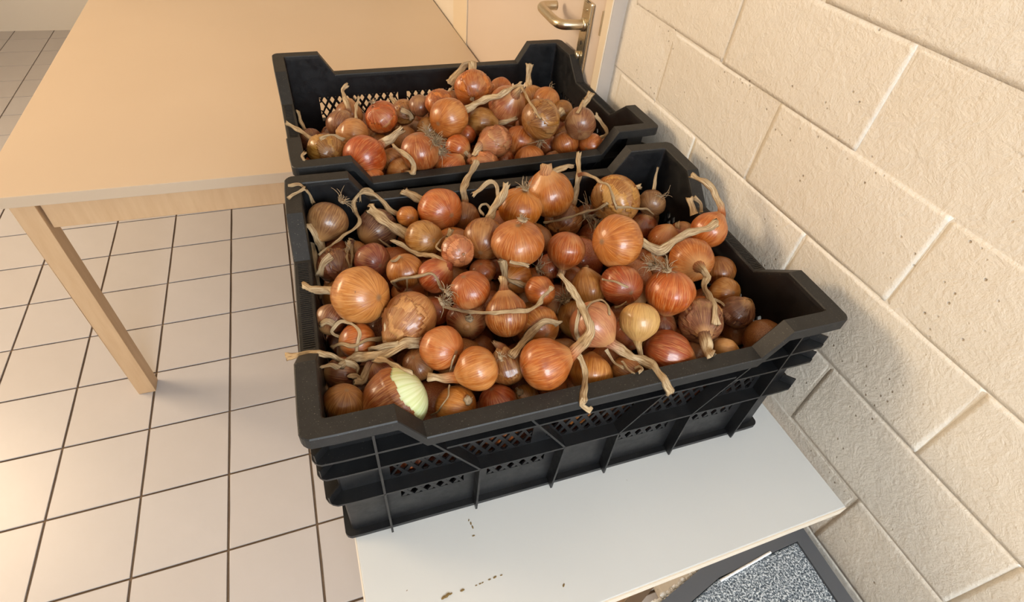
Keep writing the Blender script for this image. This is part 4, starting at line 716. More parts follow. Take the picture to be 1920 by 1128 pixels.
('F',(.1187,.1501,.2022),.0289,(-.756,-.6,-.261),1.15,'straw','pale straw and orange onion with folded papery skin, left half of front crate',[('l',1,[(.097,.1328,.1947,.0023),(.0955,.1329,.1991,.0023),(.0941,.1329,.2036,.0022),(.093,.135,.2057,.0022),(.0922,.1371,.2077,.0021),(.0916,.1394,.2094,.0021),(.0911,.1423,.2104,.002)])],[((.1559,.1522,.2188),(.912,.051,.407),30,.0204),((.1633,.1577,.2269),(.865,.149,.479),14,.0204)]),
('F',(.0709,.1854,.2169),.0324,(-.594,.698,-.4),1,'bigyellow','largest golden yellow onion, smooth, neck pointing left over crate rim',[('n',1,[(.0399,.2219,.196,.0053),(.0369,.2231,.1959,.0052),(.0339,.2243,.1959,.005),(.031,.2253,.1961,.0049),(.0282,.2257,.1967,.0047),(.0246,.2254,.1979,.0045),(.0212,.2245,.1995,.0044),(.018,.226,.1995,.0042),(.0153,.2279,.2001,.004),(.0127,.2317,.1997,.0039),(.0102,.2355,.1993,.0038)])],[]),
('F',(.0931,.275,.1885),.0229,(-.381,.878,-.289),1,'purplered','purple red onion directly behind the largest yellow onion',[('n',1,[(.0762,.3142,.1756,.0046),(.0755,.3173,.1782,.0043),(.0747,.3203,.1808,.0039),(.0738,.3229,.1828,.0036),(.0697,.3269,.1849,.0032)]),('l',0,[(.0694,.3104,.1961,.0024),(.068,.3052,.1958,.0023),(.0665,.3001,.1954,.0022),(.0651,.295,.1951,.0021),(.064,.2899,.1949,.0019),(.0632,.2848,.1948,.0018),(.0629,.2794,.1939,.0017),(.0631,.276,.1914,.0016),(.0635,.2737,.188,.0015),(.0638,.2723,.1837,.0014)])],[((.0679,.295,.1971),(-.758,.598,.258),6,.0137)]),
('F',(.1289,.2358,.1975),.0222,(.159,-.13,-.979),1,'gold3','golden brown onion between the purple red onion and reddish orange onion',[],[]),
('F',(.1625,.2139,.203),.0219,(.686,-.157,.711),1,'red2','reddish orange onion with a bright highlight, left centre of front crate',[('n',1,[(.1801,.2099,.2213,.0035),(.1773,.2118,.2229,.0035),(.1748,.2151,.2235,.0034),(.1727,.2202,.2224,.0033),(.1705,.2251,.2211,.0033),(.1682,.2297,.2196,.0032),(.1657,.2339,.2175,.0032),(.1631,.2378,.2151,.0031),(.1604,.2415,.2125,.003),(.1577,.2452,.21,.003),(.1553,.2491,.2076,.0029),(.1524,.2533,.2056,.0029),(.1497,.2573,.204,.0028),(.1471,.261,.203,.0027),(.1445,.2641,.2025,.0027),(.1412,.2675,.2029,.0026),(.1382,.2706,.2039,.0025),(.1348,.2738,.2052,.0024),(.1323,.2757,.206,.0024),(.1296,.2778,.2069,.0023),(.1268,.28,.2078,.0022),(.124,.2822,.2087,.0021),(.1212,.2843,.2096,.002)]),('t',0,[(.1243,.2386,.2202,.0016),(.1211,.2346,.2198,.0015),(.1181,.233,.2184,.0014),(.113,.238,.216,.0013)])],[]),
('F',(.1922,.2271,.2259),.02,(-.176,.897,-.406),1,'peach3','small peach onion with creased star pattern and curled skin at left',[('l',1,[(.1858,.2597,.2111,.0031),(.1873,.2624,.2143,.0029),(.1889,.2651,.2174,.0027),(.1904,.2674,.2201,.0025),(.1926,.2694,.2229,.0023),(.1947,.271,.2252,.0021)]),('l',0,[(.1724,.2244,.2316,.0013),(.1696,.2299,.2307,.0012),(.1683,.2353,.2302,.0012),(.17,.2398,.2301,.0012),(.1731,.2443,.2305,.0011),(.1764,.2481,.2304,.0011),(.1809,.2509,.2297,.001),(.1856,.2529,.2285,.001)])],[]),
('F',(.1307,.2389,.1572),.0218,(-.43,-.37,.823),1,'orange2','orange onion partly hidden behind straw coloured onion, left of front crate',[('n',1,[(.1102,.2213,.1965,.0019),(.1131,.2182,.1997,.0019),(.116,.216,.2023,.0019),(.119,.2146,.204,.0019),(.1221,.2136,.2053,.0019),(.1254,.2131,.206,.0018),(.1289,.2129,.2063,.0018),(.1326,.2126,.2065,.0018),(.1362,.2114,.2075,.0018),(.1394,.2091,.2095,.0018),(.1423,.2062,.2122,.0018),(.1454,.2032,.2155,.0017),(.1484,.2015,.218,.0017),(.1512,.2003,.2194,.0017),(.1537,.1989,.2199,.0017),(.1558,.1969,.219,.0017),(.1576,.1947,.217,.0016),(.1593,.1928,.2143,.0016),(.1609,.1914,.2114,.0016),(.163,.1905,.2073,.0016),(.1649,.1902,.2029,.0016),(.1669,.1899,.1983,.0016)]),('t',0,[(.1275,.2136,.2069,.001),(.1271,.2126,.2035,.001),(.1268,.2122,.1995,.001),(.1266,.2126,.1948,.001),(.1264,.2129,.1901,.001),(.1262,.2132,.1853,.001)])],[]),
('F',(.0461,.2873,.1788),.0223,(-.282,.942,-.181),1,'redbrown','dark reddish onion with flaking skin at left wall of front crate',[('l',1,[(.0335,.3295,.1707,.0054),(.0334,.3299,.176,.0053),(.0332,.3303,.1813,.0052),(.0327,.3306,.1864,.0051),(.0315,.3306,.1909,.005),(.0299,.3305,.1951,.0049),(.0282,.331,.1992,.0048),(.0269,.332,.2023,.0047),(.0254,.3339,.205,.0046),(.024,.3366,.2072,.0046),(.0224,.3404,.2087,.0045)]),('l',0,[(.0217,.341,.1773,.0043),(.0217,.3376,.1755,.0043),(.0216,.334,.1739,.0042),(.0217,.3299,.1727,.0042),(.0217,.3257,.1716,.0042),(.0217,.3215,.1705,.0042),(.0217,.3181,.1686,.0041),(.0217,.3143,.1669,.0041),(.0217,.3103,.1658,.0041),(.0217,.3061,.1646,.0041),(.0217,.3027,.1627,.004),(.0217,.2989,.1611,.004),(.0217,.2949,.1598,.004),(.0217,.2916,.158,.004),(.0217,.2882,.1564,.0039),(.0217,.2859,.1542,.0039),(.0217,.2839,.1507,.0039),(.0217,.2819,.1476,.0039),(.0217,.2809,.1438,.0039),(.0217,.2799,.1401,.0039),(.0217,.279,.1364,.0039),(.0216,.2779,.1325,.0039)]),('l',0,[(.0455,.2768,.2028,.0053),(.0422,.2747,.2015,.0051),(.0389,.2733,.1997,.0049),(.0357,.2724,.1973,.0047),(.0331,.2719,.1945,.0045),(.0307,.2711,.1904,.0044),(.0292,.2707,.1856,.0042),(.0275,.271,.1803,.004)])],[]),
('F',(.0865,.0527,.1914),.0326,(-.943,-.188,-.275),1.08,'greenflesh','large onion with peeled green and white flesh at near left rim',[],[]),
('F',(.0379,.0584,.198),.0199,(-.278,-.133,-.951),1,'tanbrown','brown onion in near left corner of front crate',[],[]),
('F',(.1458,.042,.1747),.0219,(-.733,.616,-.29),1,'orangeyel','orange and yellow onion with ragged root disc beside peeled green onion',[('t',0,[(.1437,.062,.1925,.0008),(.1444,.0639,.1945,.0008),(.1451,.0657,.1965,.0008),(.1459,.0675,.1985,.0008),(.1466,.0692,.2006,.0008),(.1474,.0707,.203,.0008),(.1483,.0716,.2061,.0008),(.1492,.0721,.2097,.0008),(.1501,.0727,.213,.0008),(.1512,.0737,.2158,.0008),(.1524,.0751,.2181,.0008)]),('t',0,[(.1423,.0562,.1943,.0008),(.1415,.0522,.1953,.0008),(.1407,.0483,.1964,.0008),(.1389,.0443,.1969,.0008),(.1374,.0422,.1966,.0008),(.1355,.0402,.1957,.0008),(.1334,.0384,.1944,.0008),(.1314,.037,.1925,.0008),(.1294,.0362,.1902,.0008),(.1276,.0358,.1878,.0008),(.1254,.0365,.1836,.0008),(.1233,.038,.1792,.0008),(.1213,.0396,.1749,.0008),(.1192,.0412,.1705,.0008)])],[((.1566,.0349,.1923),(.494,-.326,.806),16,.0056)]),
('F',(.1922,.0409,.1636),.0215,(.281,-.406,-.87),1,'red2','red orange onion at near rim between root disc onion and big coppery onion',[],[]),
('F',(.1195,.1073,.1738),.0186,(.342,.121,-.932),1,'brown2','shaded brown onion beneath the bruised orange onion',[],[]),
('F',(.0786,.1089,.1696),.0184,(-.385,.285,.878),1,'darkred','dark orange onion behind peeled green onion under pale dry leaves',[('l',1,[(.0721,.1137,.1844,.0049),(.0702,.1097,.1848,.0048),(.0683,.1055,.1852,.0048),(.0664,.1015,.1857,.0047),(.0646,.1004,.1832,.0047),(.0624,.1001,.1788,.0047),(.0603,.1,.1751,.0047),(.0579,.0997,.1733,.0046),(.0553,.0993,.1741,.0046),(.0525,.0989,.1768,.0045),(.0497,.0982,.1799,.0045)]),('l',0,[(.0591,.1027,.1708,.004),(.0569,.1025,.1747,.0036),(.0547,.1022,.1786,.0033),(.0525,.1015,.1821,.0029),(.0491,.1002,.1845,.0026),(.0457,.0988,.186,.0022)]),('l',0,[(.0726,.112,.1919,.0034),(.0752,.1085,.1947,.0033),(.0777,.1052,.1975,.0032),(.0802,.1018,.2004,.0032),(.0827,.0983,.2031,.0031),(.0851,.0946,.2055,.003),(.0874,.0906,.2077,.0029),(.0896,.0864,.2097,.0029),(.0918,.0822,.2115,.0028),(.0939,.078,.2134,.0027),(.0959,.074,.2154,.0026),(.0981,.0699,.2175,.0026),(.1002,.0668,.2185,.0025),(.1024,.0647,.2185,.0024),(.1046,.0631,.2177,.0024)])],[]),
('F',(.0602,.1485,.1818),.0211,(-.998,.014,.067),1,'orange3','orange onion with looped yellow stalk below the largest yellow onion',[('l',0,[(.0508,.1525,.1818,.0021),(.0482,.1542,.1823,.0021),(.0457,.1558,.1829,.0021),(.0429,.1577,.1836,.0021),(.0403,.1595,.1842,.002),(.0373,.1615,.1848,.002),(.0347,.1644,.1846,.002),(.0337,.1662,.1858,.002),(.0346,.1669,.1886,.002),(.0369,.1676,.1919,.002),(.0397,.1689,.1941,.002),(.0423,.1703,.1951,.002),(.0452,.1707,.1961,.002),(.0483,.1694,.1974,.0019),(.0515,.1661,.1989,.0019),(.0539,.1622,.2008,.0019),(.0565,.1576,.2025,.0019),(.059,.1528,.2039,.0019),(.0611,.1484,.2047,.0018),(.0624,.1451,.2046,.0018),(.0629,.1416,.204,.0018),(.0624,.1384,.2029,.0018),(.0614,.1354,.2015,.0018),(.0604,.1329,.1995,.0018),(.0596,.131,.1976,.0018),(.0586,.1294,.1954,.0018),(.0575,.128,.1928,.0017),(.0564,.127,.1897,.0017),(.0553,.1265,.186,.0017)]),('l',0,[(.0879,.1421,.1868,.0027),(.085,.1413,.1879,.0026),(.082,.1402,.1896,.0026),(.0791,.1387,.1916,.0025),(.0762,.137,.1938,.0024),(.0733,.1352,.1959,.0024),(.0704,.1339,.1973,.0023),(.0675,.1328,.1981,.0023),(.0644,.1319,.1983,.0022),(.0614,.1312,.1981,.0022),(.0584,.1308,.1976,.0021),(.0557,.1308,.197,.0021),(.0532,.1313,.1963,.002),(.0501,.1326,.1957,.002),(.0474,.1346,.1953,.0019),(.045,.1369,.1944,.0019),(.0424,.1397,.1924,.0019),(.0388,.1428,.1889,.0018),(.0351,.1455,.1851,.0018),(.0315,.1483,.1812,.0018)])],[]),
('F',(.0375,.1139,.1748),.018,(-.95,.116,.289),1,'redbrown','dark red onion near left rim corner under overhanging dry stem',[('l',0,[(.0449,.1081,.1723,.0037),(.0476,.1092,.1745,.0037),(.0505,.1101,.1768,.0037),(.0529,.1108,.1794,.0037),(.0537,.1112,.1824,.0036),(.0528,.1107,.1854,.0036),(.0509,.1101,.1886,.0036),(.0483,.1093,.1919,.0035),(.0454,.1099,.1937,.0035),(.0427,.1113,.1948,.0035),(.0405,.1132,.1952,.0034),(.0381,.1159,.195,.0034),(.0356,.1183,.1953,.0034),(.0331,.1197,.1969,.0034),(.0308,.1199,.1995,.0034),(.0285,.1193,.2027,.0033),(.0262,.1183,.2059,.0033),(.0239,.1172,.2089,.0032),(.0217,.116,.2119,.0032),(.0191,.1171,.2119,.0032),(.0164,.12,.2097,.0032),(.0138,.1222,.208,.0032),(.0109,.1232,.2071,.0032),(.0082,.1229,.2072,.0031),(.0057,.1217,.208,.0031),(.0034,.1206,.2088,.0031),(.0011,.1195,.2098,.003),(-.0024,.1227,.2064,.003),(-.0057,.1259,.2031,.0031),(-.009,.1292,.1999,.0031),(-.0124,.1325,.1966,.0031)]),('l',0,[(.0369,.1046,.1959,.0033),(.0343,.1042,.1995,.003),(.0318,.1037,.203,.0026),(.0292,.1027,.2061,.0023),(.0267,.101,.2084,.002),(.0241,.0989,.2104,.0016),(.0216,.0967,.2124,.0013)])],[]),
('F',(.2254,.045,.1575),.0157,(.183,-.967,-.178),1,'tan2','small tan onion with fibrous base under the big coppery onion',[],[((.2176,.0445,.1712),(-.498,-.033,.867),9,.0095)]),
('F',(.3451,.0401,.1741),.0192,(.521,-.851,.063),1,'brown2','brown orange onion below hanging stem, near rim of front crate',[('l',0,[(.3449,.0292,.1917,.0018),(.3481,.0277,.1965,.0017),(.3488,.0241,.1984,.0016),(.3485,.0204,.1998,.0015),(.343,.0173,.1998,.0014)]),('l',0,[(.3337,.0406,.1926,.0015),(.3343,.0363,.1939,.0014),(.3347,.0321,.1951,.0013),(.335,.028,.1964,.0013),(.3358,.0233,.1973,.0012),(.3363,.0188,.1982,.0012)])],[]),
('F',(.423,.0951,.1711),.0185,(.149,.19,-.97),1,'darkred','dark red onion in the gap right of the pale yellow onion',[],[]),
('F',(.2286,.2329,.1803),.0172,(.248,.156,-.956),1,'orange2','small reddish onion behind the specked orange brown onion',[],[]),
('F',(.2516,.2455,.1677),.0142,(.248,.156,-.956),1,'red','very small red onion between wide coppery onion and specked onion',[],[]),
('F',(.5184,.2539,.1694),.0237,(.012,-.1,.995),1,'orange3','orange onion behind stem of large peach onion, rear right of front crate',[],[]),
('F',(.5207,.3142,.1471),.0237,(.012,-.1,.995),1,'red','red onion with torn skin between large peach and large tan onions',[],[]),
('F',(.5581,.2647,.1628),.0211,(.068,.07,.995),1,'orange2','small orange onion behind smooth apricot onion, rear right of front crate',[('l',0,[(.5462,.2626,.1766,.0036),(.5441,.2639,.1819,.0034),(.5462,.2698,.1833,.0032)])],[]),
('F',(.5408,.1291,.1708),.0207,(.037,.722,-.691),1,'tan3','pale tan onion with neck pointing left at right wall of front crate',[('n',1,[(.542,.1515,.1494,.0042),(.5368,.1526,.1484,.0038),(.5317,.1537,.1474,.0034)])],[]),
('F',(.4419,.0483,.1601),.018,(.602,-.115,-.79),1,'mauve','dim mauve onion at near rim behind the red brown oval onion',[],[]),
('F',(.3284,.14,.1598),.0255,(.635,.77,-.052),1,'tan2','tan onion pressed against left side of pale pink onion',[],[((.3192,.1597,.1745),(-.352,.75,.56),44,.0272)]),
('F',(.0353,.1867,.185),.0181,(-.588,-.716,-.377),1,'redbrown','dark red onion below neck of largest yellow onion at left wall',[('l',0,[(.0369,.17,.1941,.003),(.0337,.1697,.1975,.0029),(.0302,.1711,.1982,.0028),(.0266,.1719,.1966,.0027),(.0228,.1733,.1934,.0027)])],[]),
('F',(.3217,.2276,.1745),.0172,(.248,.156,-.956),1,'red','reddish onion deep below round orange onion, middle of front crate',[],[]),
('F',(.0866,.2455,.1492),.0204,(.248,.156,-.956),1,'brown2','brown onion deep under the largest yellow onion',[],[]),
('B',(.1586,.6273,.205),.0281,(.534,.173,-.827),.98,'redorange','round orange red onion with split dark seam, back crate left of centre',[('l',1,[(.1776,.6335,.1756,.0024),(.1828,.635,.179,.0021),(.188,.6365,.1824,.0019)])],[((.1471,.6317,.2304),(-.406,.153,.901),10,.0184)]),
('B',(.203,.6706,.191),.022,(-.188,.98,-.059),1.05,'brown2','brown onion with ragged peeling skin, back crate',[('n',1,[(.1941,.7173,.1882,.0045),(.1911,.722,.1914,.0038),(.1881,.7267,.1946,.003)]),('l',0,[(.1957,.6506,.206,.0047),(.2006,.6484,.2046,.0046),(.2058,.6475,.2025,.0046),(.2099,.6474,.1996,.0045),(.212,.6462,.1943,.0044),(.2127,.645,.1885,.0043)])],[]),
('B',(.2291,.6504,.2108),.0197,(.218,.079,-.973),1,'mauve2','small smooth brown onion near rear mesh of back crate',[],[]),
('B',(.2589,.6271,.2247),.024,(.303,-.018,-.953),1,'orange3','orange onion half covered by flap of darker skin, back crate rear',[],[]),
('B',(.2646,.5746,.2223),.033,(.775,.631,-.04),1,'peach2','big peach onion with a grey blotch and long stem to the right, back crate',[('n',1,[(.3,.6034,.2205,.007),(.3048,.6036,.2226,.0068),(.3096,.6037,.2246,.0067),(.3144,.6039,.2266,.0065),(.3192,.6041,.2287,.0063),(.324,.6043,.2308,.0061),(.3287,.6046,.2329,.0059),(.3335,.6048,.235,.0058),(.3384,.6045,.2369,.0056),(.3434,.6033,.2388,.0054),(.3483,.601,.2407,.0052),(.353,.5978,.2431,.005),(.3572,.5946,.2461,.0048),(.3616,.5933,.2489,.0046),(.3662,.5936,.2515,.0045),(.3712,.5949,.2537,.0043),(.3768,.5971,.2552,.0041),(.382,.5998,.2558,.004),(.3871,.6019,.2565,.0038),(.392,.6032,.2575,.0036),(.3967,.6036,.259,.0034),(.4011,.6037,.2606,.0033)])],[]),
('B',(.3351,.6798,.2234),.0342,(.233,.958,.167),.95,'orange3','topmost orange onion of back crate with folded leafy stem',[('n',1,[(.3473,.7298,.2322,.0082),(.3476,.7343,.2365,.0077),(.348,.7387,.2407,.0072),(.3483,.7432,.245,.0066)]),('l',0,[(.348,.7418,.2436,.0061),(.3422,.7436,.2429,.0063),(.3361,.7441,.2411,.0064),(.3327,.743,.2387,.0066),(.3293,.7411,.2356,.0067),(.3256,.7389,.2321,.0068),(.3218,.7367,.2285,.007),(.3184,.7349,.2255,.0071),(.3149,.7331,.2224,.0073),(.3112,.7312,.2192,.0074),(.3076,.7292,.2159,.0075),(.3039,.7273,.2127,.0077)]),('l',0,[(.3169,.7292,.2196,.0031),(.3138,.7261,.2155,.0029),(.3108,.7231,.2115,.0027),(.3076,.7208,.2081,.0025),(.3023,.7195,.2048,.0022),(.2968,.719,.2022,.002)])],[((.3246,.6477,.2182),(-.308,-.939,-.152),8,.0079)]),
('B',(.3798,.6101,.2221),.0331,(.188,-.585,.789),1,'pinkbrown','large pinkish tan onion right of topmost onion in back crate',[('l',1,[(.3908,.5758,.2684,.0027),(.3909,.5691,.2672,.0026),(.391,.5624,.266,.0026),(.3911,.5558,.2648,.0025),(.3913,.5492,.2638,.0024),(.3914,.5427,.2628,.0023),(.3921,.5355,.2612,.0023),(.3929,.5283,.2598,.0022),(.3936,.5213,.2586,.0021),(.3946,.5152,.257,.002),(.3958,.5105,.2551,.002),(.3973,.5067,.2529,.0019),(.3989,.5036,.2505,.0018),(.4008,.5009,.2479,.0018)])],[]),
('B',(.4055,.7233,.2009),.0219,(.412,.902,-.13),1,'orange3','small orange onion behind the large pinkish tan onion, back crate',[],[]),
('B',(.3328,.6019,.197),.0255,(.949,-.313,-.041),1.05,'tan2','tan onion with dark mark and neck to the right, back crate centre',[('n',1,[(.3556,.5944,.1961,.0058),(.3601,.5901,.1988,.0053),(.3646,.5858,.2015,.0049),(.3691,.5817,.2045,.0045),(.3741,.5785,.2075,.0041),(.3798,.577,.2099,.0037),(.3862,.5775,.2113,.0033)])],[]),
('B',(.4756,.6565,.2021),.0264,(-.194,.142,-.971),1,'gold2','golden onion near rear right of back crate',[],[]),
('B',(.4137,.5296,.2309),.0332,(.882,.463,-.089),1,'tanbrown','large dull tan onion with stub neck to the right, back crate',[('n',1,[(.457,.5524,.2265,.0066),(.4611,.5532,.2288,.0061),(.4651,.554,.2311,.0056)])],[((.412,.5122,.2027),(-.053,-.524,-.85),16,.0237)]),
('B',(.4796,.5101,.229),.0271,(.42,.904,.083),1,'mauve2','mauve brown onion with upright dry stem against right wall of back crate',[('n',1,[(.4989,.5519,.2329,.0062),(.502,.5544,.2364,.0059),(.5051,.5569,.24,.0057),(.5084,.5593,.2435,.0054),(.5121,.5617,.2471,.0052),(.5159,.5639,.2507,.005),(.5197,.5662,.2544,.0047)]),('l',0,[(.465,.5006,.2528,.0027),(.4687,.5041,.2553,.0025),(.4733,.5093,.257,.0023),(.4777,.5144,.2585,.0022),(.4829,.5204,.2611,.002),(.4878,.5263,.2636,.0018)])],[]),
('B',(.5053,.5038,.1889),.0215,(.755,.651,-.077),1,'orange3','small orange onion with dark dots in near right corner of back crate',[('l',1,[(.5382,.5321,.1856,.0034),(.5456,.5321,.1884,.0034),(.5506,.5339,.1921,.0034),(.5505,.5371,.195,.0034),(.5489,.5414,.1984,.0034),(.5467,.5461,.2019,.0034),(.5445,.5504,.2051,.0034),(.5416,.5553,.2084,.0034),(.5382,.5599,.2114,.0034),(.5349,.5645,.2144,.0034)])],[]),
('B',(.4629,.5199,.186),.0243,(.352,-.508,-.786),1,'orange4','orange brown onion left of dotted onion, back crate',[],[]),
('B',(.3861,.545,.1833),.0289,(-.365,-.29,-.885),1,'orange4','orange onion speckled with brown spots, back crate',[],[]),
('B',(.3873,.4953,.1779),.0253,(.225,-.34,-.913),.95,'peach','smooth bright peach onion at near rim of back crate',[],[]),
('B',(.3324,.5246,.199),.0268,(-.929,-.366,.056),1.1,'pinkbrown','pinkish onion with crumpled loose skin, back crate near centre',[('l',1,[(.3079,.515,.2004,.008),(.3028,.511,.1997,.0072),(.2977,.5071,.199,.0064),(.2936,.503,.1986,.0056),(.289,.4959,.1952,.0048)])],[]),
('B',(.3532,.5294,.1595),.0195,(.113,-.31,-.944),1,'red2','small red orange onion at near rim of back crate',[],[]),
('B',(.3053,.4917,.1741),.0256,(-.812,.551,.193),.95,'peach3','peach onion with torn yellowish skin end, near rim of back crate',[('l',1,[(.2864,.5045,.1786,.004),(.2856,.5088,.1822,.0038),(.2848,.513,.1859,.0036)])],[]),
('B',(.2477,.4917,.1741),.0286,(.69,.245,.681),.95,'orange','glossy orange onion with striped skin at near rim of back crate',[],[]),
('B',(.2702,.5357,.1885),.0214,(.725,-.676,-.134),1,'orange','bright small orange onion behind the striped glossy onion, back crate',[('l',0,[(.2775,.521,.192,.0045),(.2783,.5134,.1902,.0036),(.2808,.5119,.1849,.0027)])],[]),
('B',(.1986,.4914,.2101),.0306,(.159,-.13,-.979),1.05,'redorange2','large coppery onion with shaggy root mass, left centre of back crate',[],[((.2198,.4818,.23),(.694,-.313,.648),46,.0252),((.2124,.4971,.2369),(.45,.185,.874),30,.0202),((.2282,.4823,.2134),(.951,-.291,.104),26,.0218)]),
('B',(.1154,.5105,.1998),.0338,(.685,.727,.048),1.05,'redorange','vivid orange red onion at near left rim of back crate, neck up right',[('n',1,[(.1479,.545,.2021,.0074),(.152,.5455,.2042,.0071),(.1561,.5461,.2064,.0068),(.1602,.5467,.2085,.0066),(.1644,.5473,.2108,.0063),(.1685,.5481,.2132,.006),(.1727,.549,.2156,.0057),(.1769,.5499,.2182,.0055),(.1811,.5509,.2207,.0052)])],[]),
('B',(.1674,.4987,.1727),.0229,(.214,-.852,.478),1,'gold3','small golden onion behind near rim of back crate with curved dry stem',[('n',1,[(.1795,.4507,.1995,.0041),(.1812,.4556,.2017,.004),(.1827,.4593,.2046,.004),(.1828,.4616,.2084,.0039),(.1814,.4626,.2119,.0038),(.1794,.4642,.215,.0037),(.1772,.4666,.2174,.0037),(.175,.4696,.2192,.0036),(.1722,.4744,.2202,.0035),(.1693,.4806,.2199,.0035),(.1666,.4866,.2195,.0034),(.1628,.4937,.2196,.0034),(.1591,.5007,.2197,.0033)])],[]),
('B',(.1071,.5954,.1941),.0264,(-.948,.31,.071),1,'straw2','pale yellow peach onion behind the vivid orange red onion',[],[]),
('B',(.0901,.6402,.1899),.0254,(.546,.671,.502),1,'mauve2','dark brown onion beside mesh holes, rear left of back crate',[('n',1,[(.1079,.6621,.2063,.0042),(.1066,.666,.2094,.004),(.1053,.6714,.2119,.0039),(.1042,.6788,.2134,.0037),(.1033,.686,.2148,.0036),(.1025,.6942,.2172,.0035),(.1021,.7021,.2194,.0033),(.1028,.7085,.2213,.0032),(.1065,.7129,.2235,.003),(.1114,.7153,.2255,.0029)]),('l',0,[(.1141,.5992,.22,.0026),(.115,.6061,.2218,.0026),(.1158,.613,.2236,.0025),(.1167,.6199,.2254,.0025),(.118,.6265,.2271,.0024),(.1205,.6334,.2296,.0024),(.1235,.64,.2318,.0023),(.1264,.6465,.2341,.0023)])],[]),
('B',(.0588,.542,.1967),.0283,(-.315,.943,-.107),1.1,'tan2','husky tan onion with long thin stem over left rim of back crate',[('n',1,[(.0432,.5888,.1914,.0039),(.0395,.5923,.1932,.0038),(.0358,.5958,.1951,.0037),(.0322,.5993,.1969,.0036),(.0286,.6026,.1986,.0035),(.0252,.6058,.2002,.0033),(.0219,.609,.2018,.0032),(.0186,.6119,.2033,.0031),(.0154,.6147,.2046,.003),(.0113,.618,.2061,.0029),(.0073,.6209,.2072,.0027),(.0033,.6239,.2084,.0026)]),('l',0,[(.0527,.5289,.2245,.0041),(.0568,.5303,.2255,.0039),(.0608,.5329,.2261,.0038),(.0649,.5361,.226,.0037),(.0692,.5387,.225,.0036),(.0728,.5405,.2232,.0035),(.0766,.5418,.2209,.0033),(.0804,.5428,.2183,.0032),(.0843,.5436,.2156,.0031),(.0882,.5446,.2131,.0029)])],[]),
('B',(.0369,.5582,.1657),.0163,(-.069,-.83,.554),1,'orange3','small orange onion in near left corner of back crate',[('l',1,[(.028,.4504,.2376,.0019),(.0259,.4589,.2397,.0017),(.0308,.464,.2414,.0015)])],[]),
('B',(.1211,.4736,.1835),.0163,(.296,-.095,-.95),1,'orange3','small orange onion in left dip of near rim, back crate',[],[]),
('B',(.4361,.5054,.163),.0168,(.435,.329,.838),1,'peach3','small peach onion under loose skin at near rim, back crate right',[],[]),
('B',(.4995,.6293,.1941),.0202,(.206,.015,-.978),1,'tan2','small tan onion behind mauve brown onion, back crate',[],[]),
('B',(.445,.5468,.1687),.0154,(.163,.332,.929),1.2,'peach3','tiny pale peach onion between spotted and orange brown onions, back crate',[],[]),
('B',(.1077,.6831,.1874),.0245,(.227,.587,.777),1,'brown2','brown onion under upright dry stalks at rear mesh, back crate',[],[]),
('B',(.4674,.7018,.1853),.0264,(.146,.987,.072),1.05,'tan3','tan onion with tall upright stem, rear right of back crate',[('l',1,[(.4743,.7483,.1887,.0066),(.4746,.7535,.1936,.0066),(.4749,.7587,.1986,.0066),(.4756,.7634,.2032,.0066),(.477,.7674,.2075,.0066),(.4788,.771,.2115,.0066),(.4804,.7741,.2151,.0066),(.4819,.778,.2193,.0066),(.4832,.7814,.2229,.0066)])],[((.5013,.7066,.2031),(.878,.125,.462),8,.0193)]),
('B',(.0364,.6324,.1706),.0198,(-.19,.981,-.041),1,'redbrown','dark red onion beside left wall of back crate',[('l',1,[(.0271,.68,.1686,.0028),(.0256,.6848,.1725,.0028),(.024,.6897,.1763,.0028),(.0227,.6941,.18,.0028),(.0218,.6995,.1846,.0028),(.0213,.7044,.189,.0028)])],[]),
('B',(.1593,.5377,.1741),.02,(.547,.127,-.828),1,'brown2','brown onion between vivid orange red and large coppery onions',[],[]),
('B',(.3014,.5935,.1792),.017,(.547,.127,-.828),1,'redorange','small red onion under big blotched peach onion, back crate',[],[]),
('B',(.2367,.6166,.1826),.0206,(.547,.127,-.828),1,'tan2','tan onion above shaggy root mass, back crate',[],[]),
('B',(.0731,.6626,.1575),.0207,(.547,.127,-.828),1,'darkred','dark red onion behind husky tan onion, back crate',[],[]),
('B',(.4693,.4914,.1699),.0167,(.547,.127,-.828),1,'orange2','small orange onion at near rim right, back crate',[],[])
]
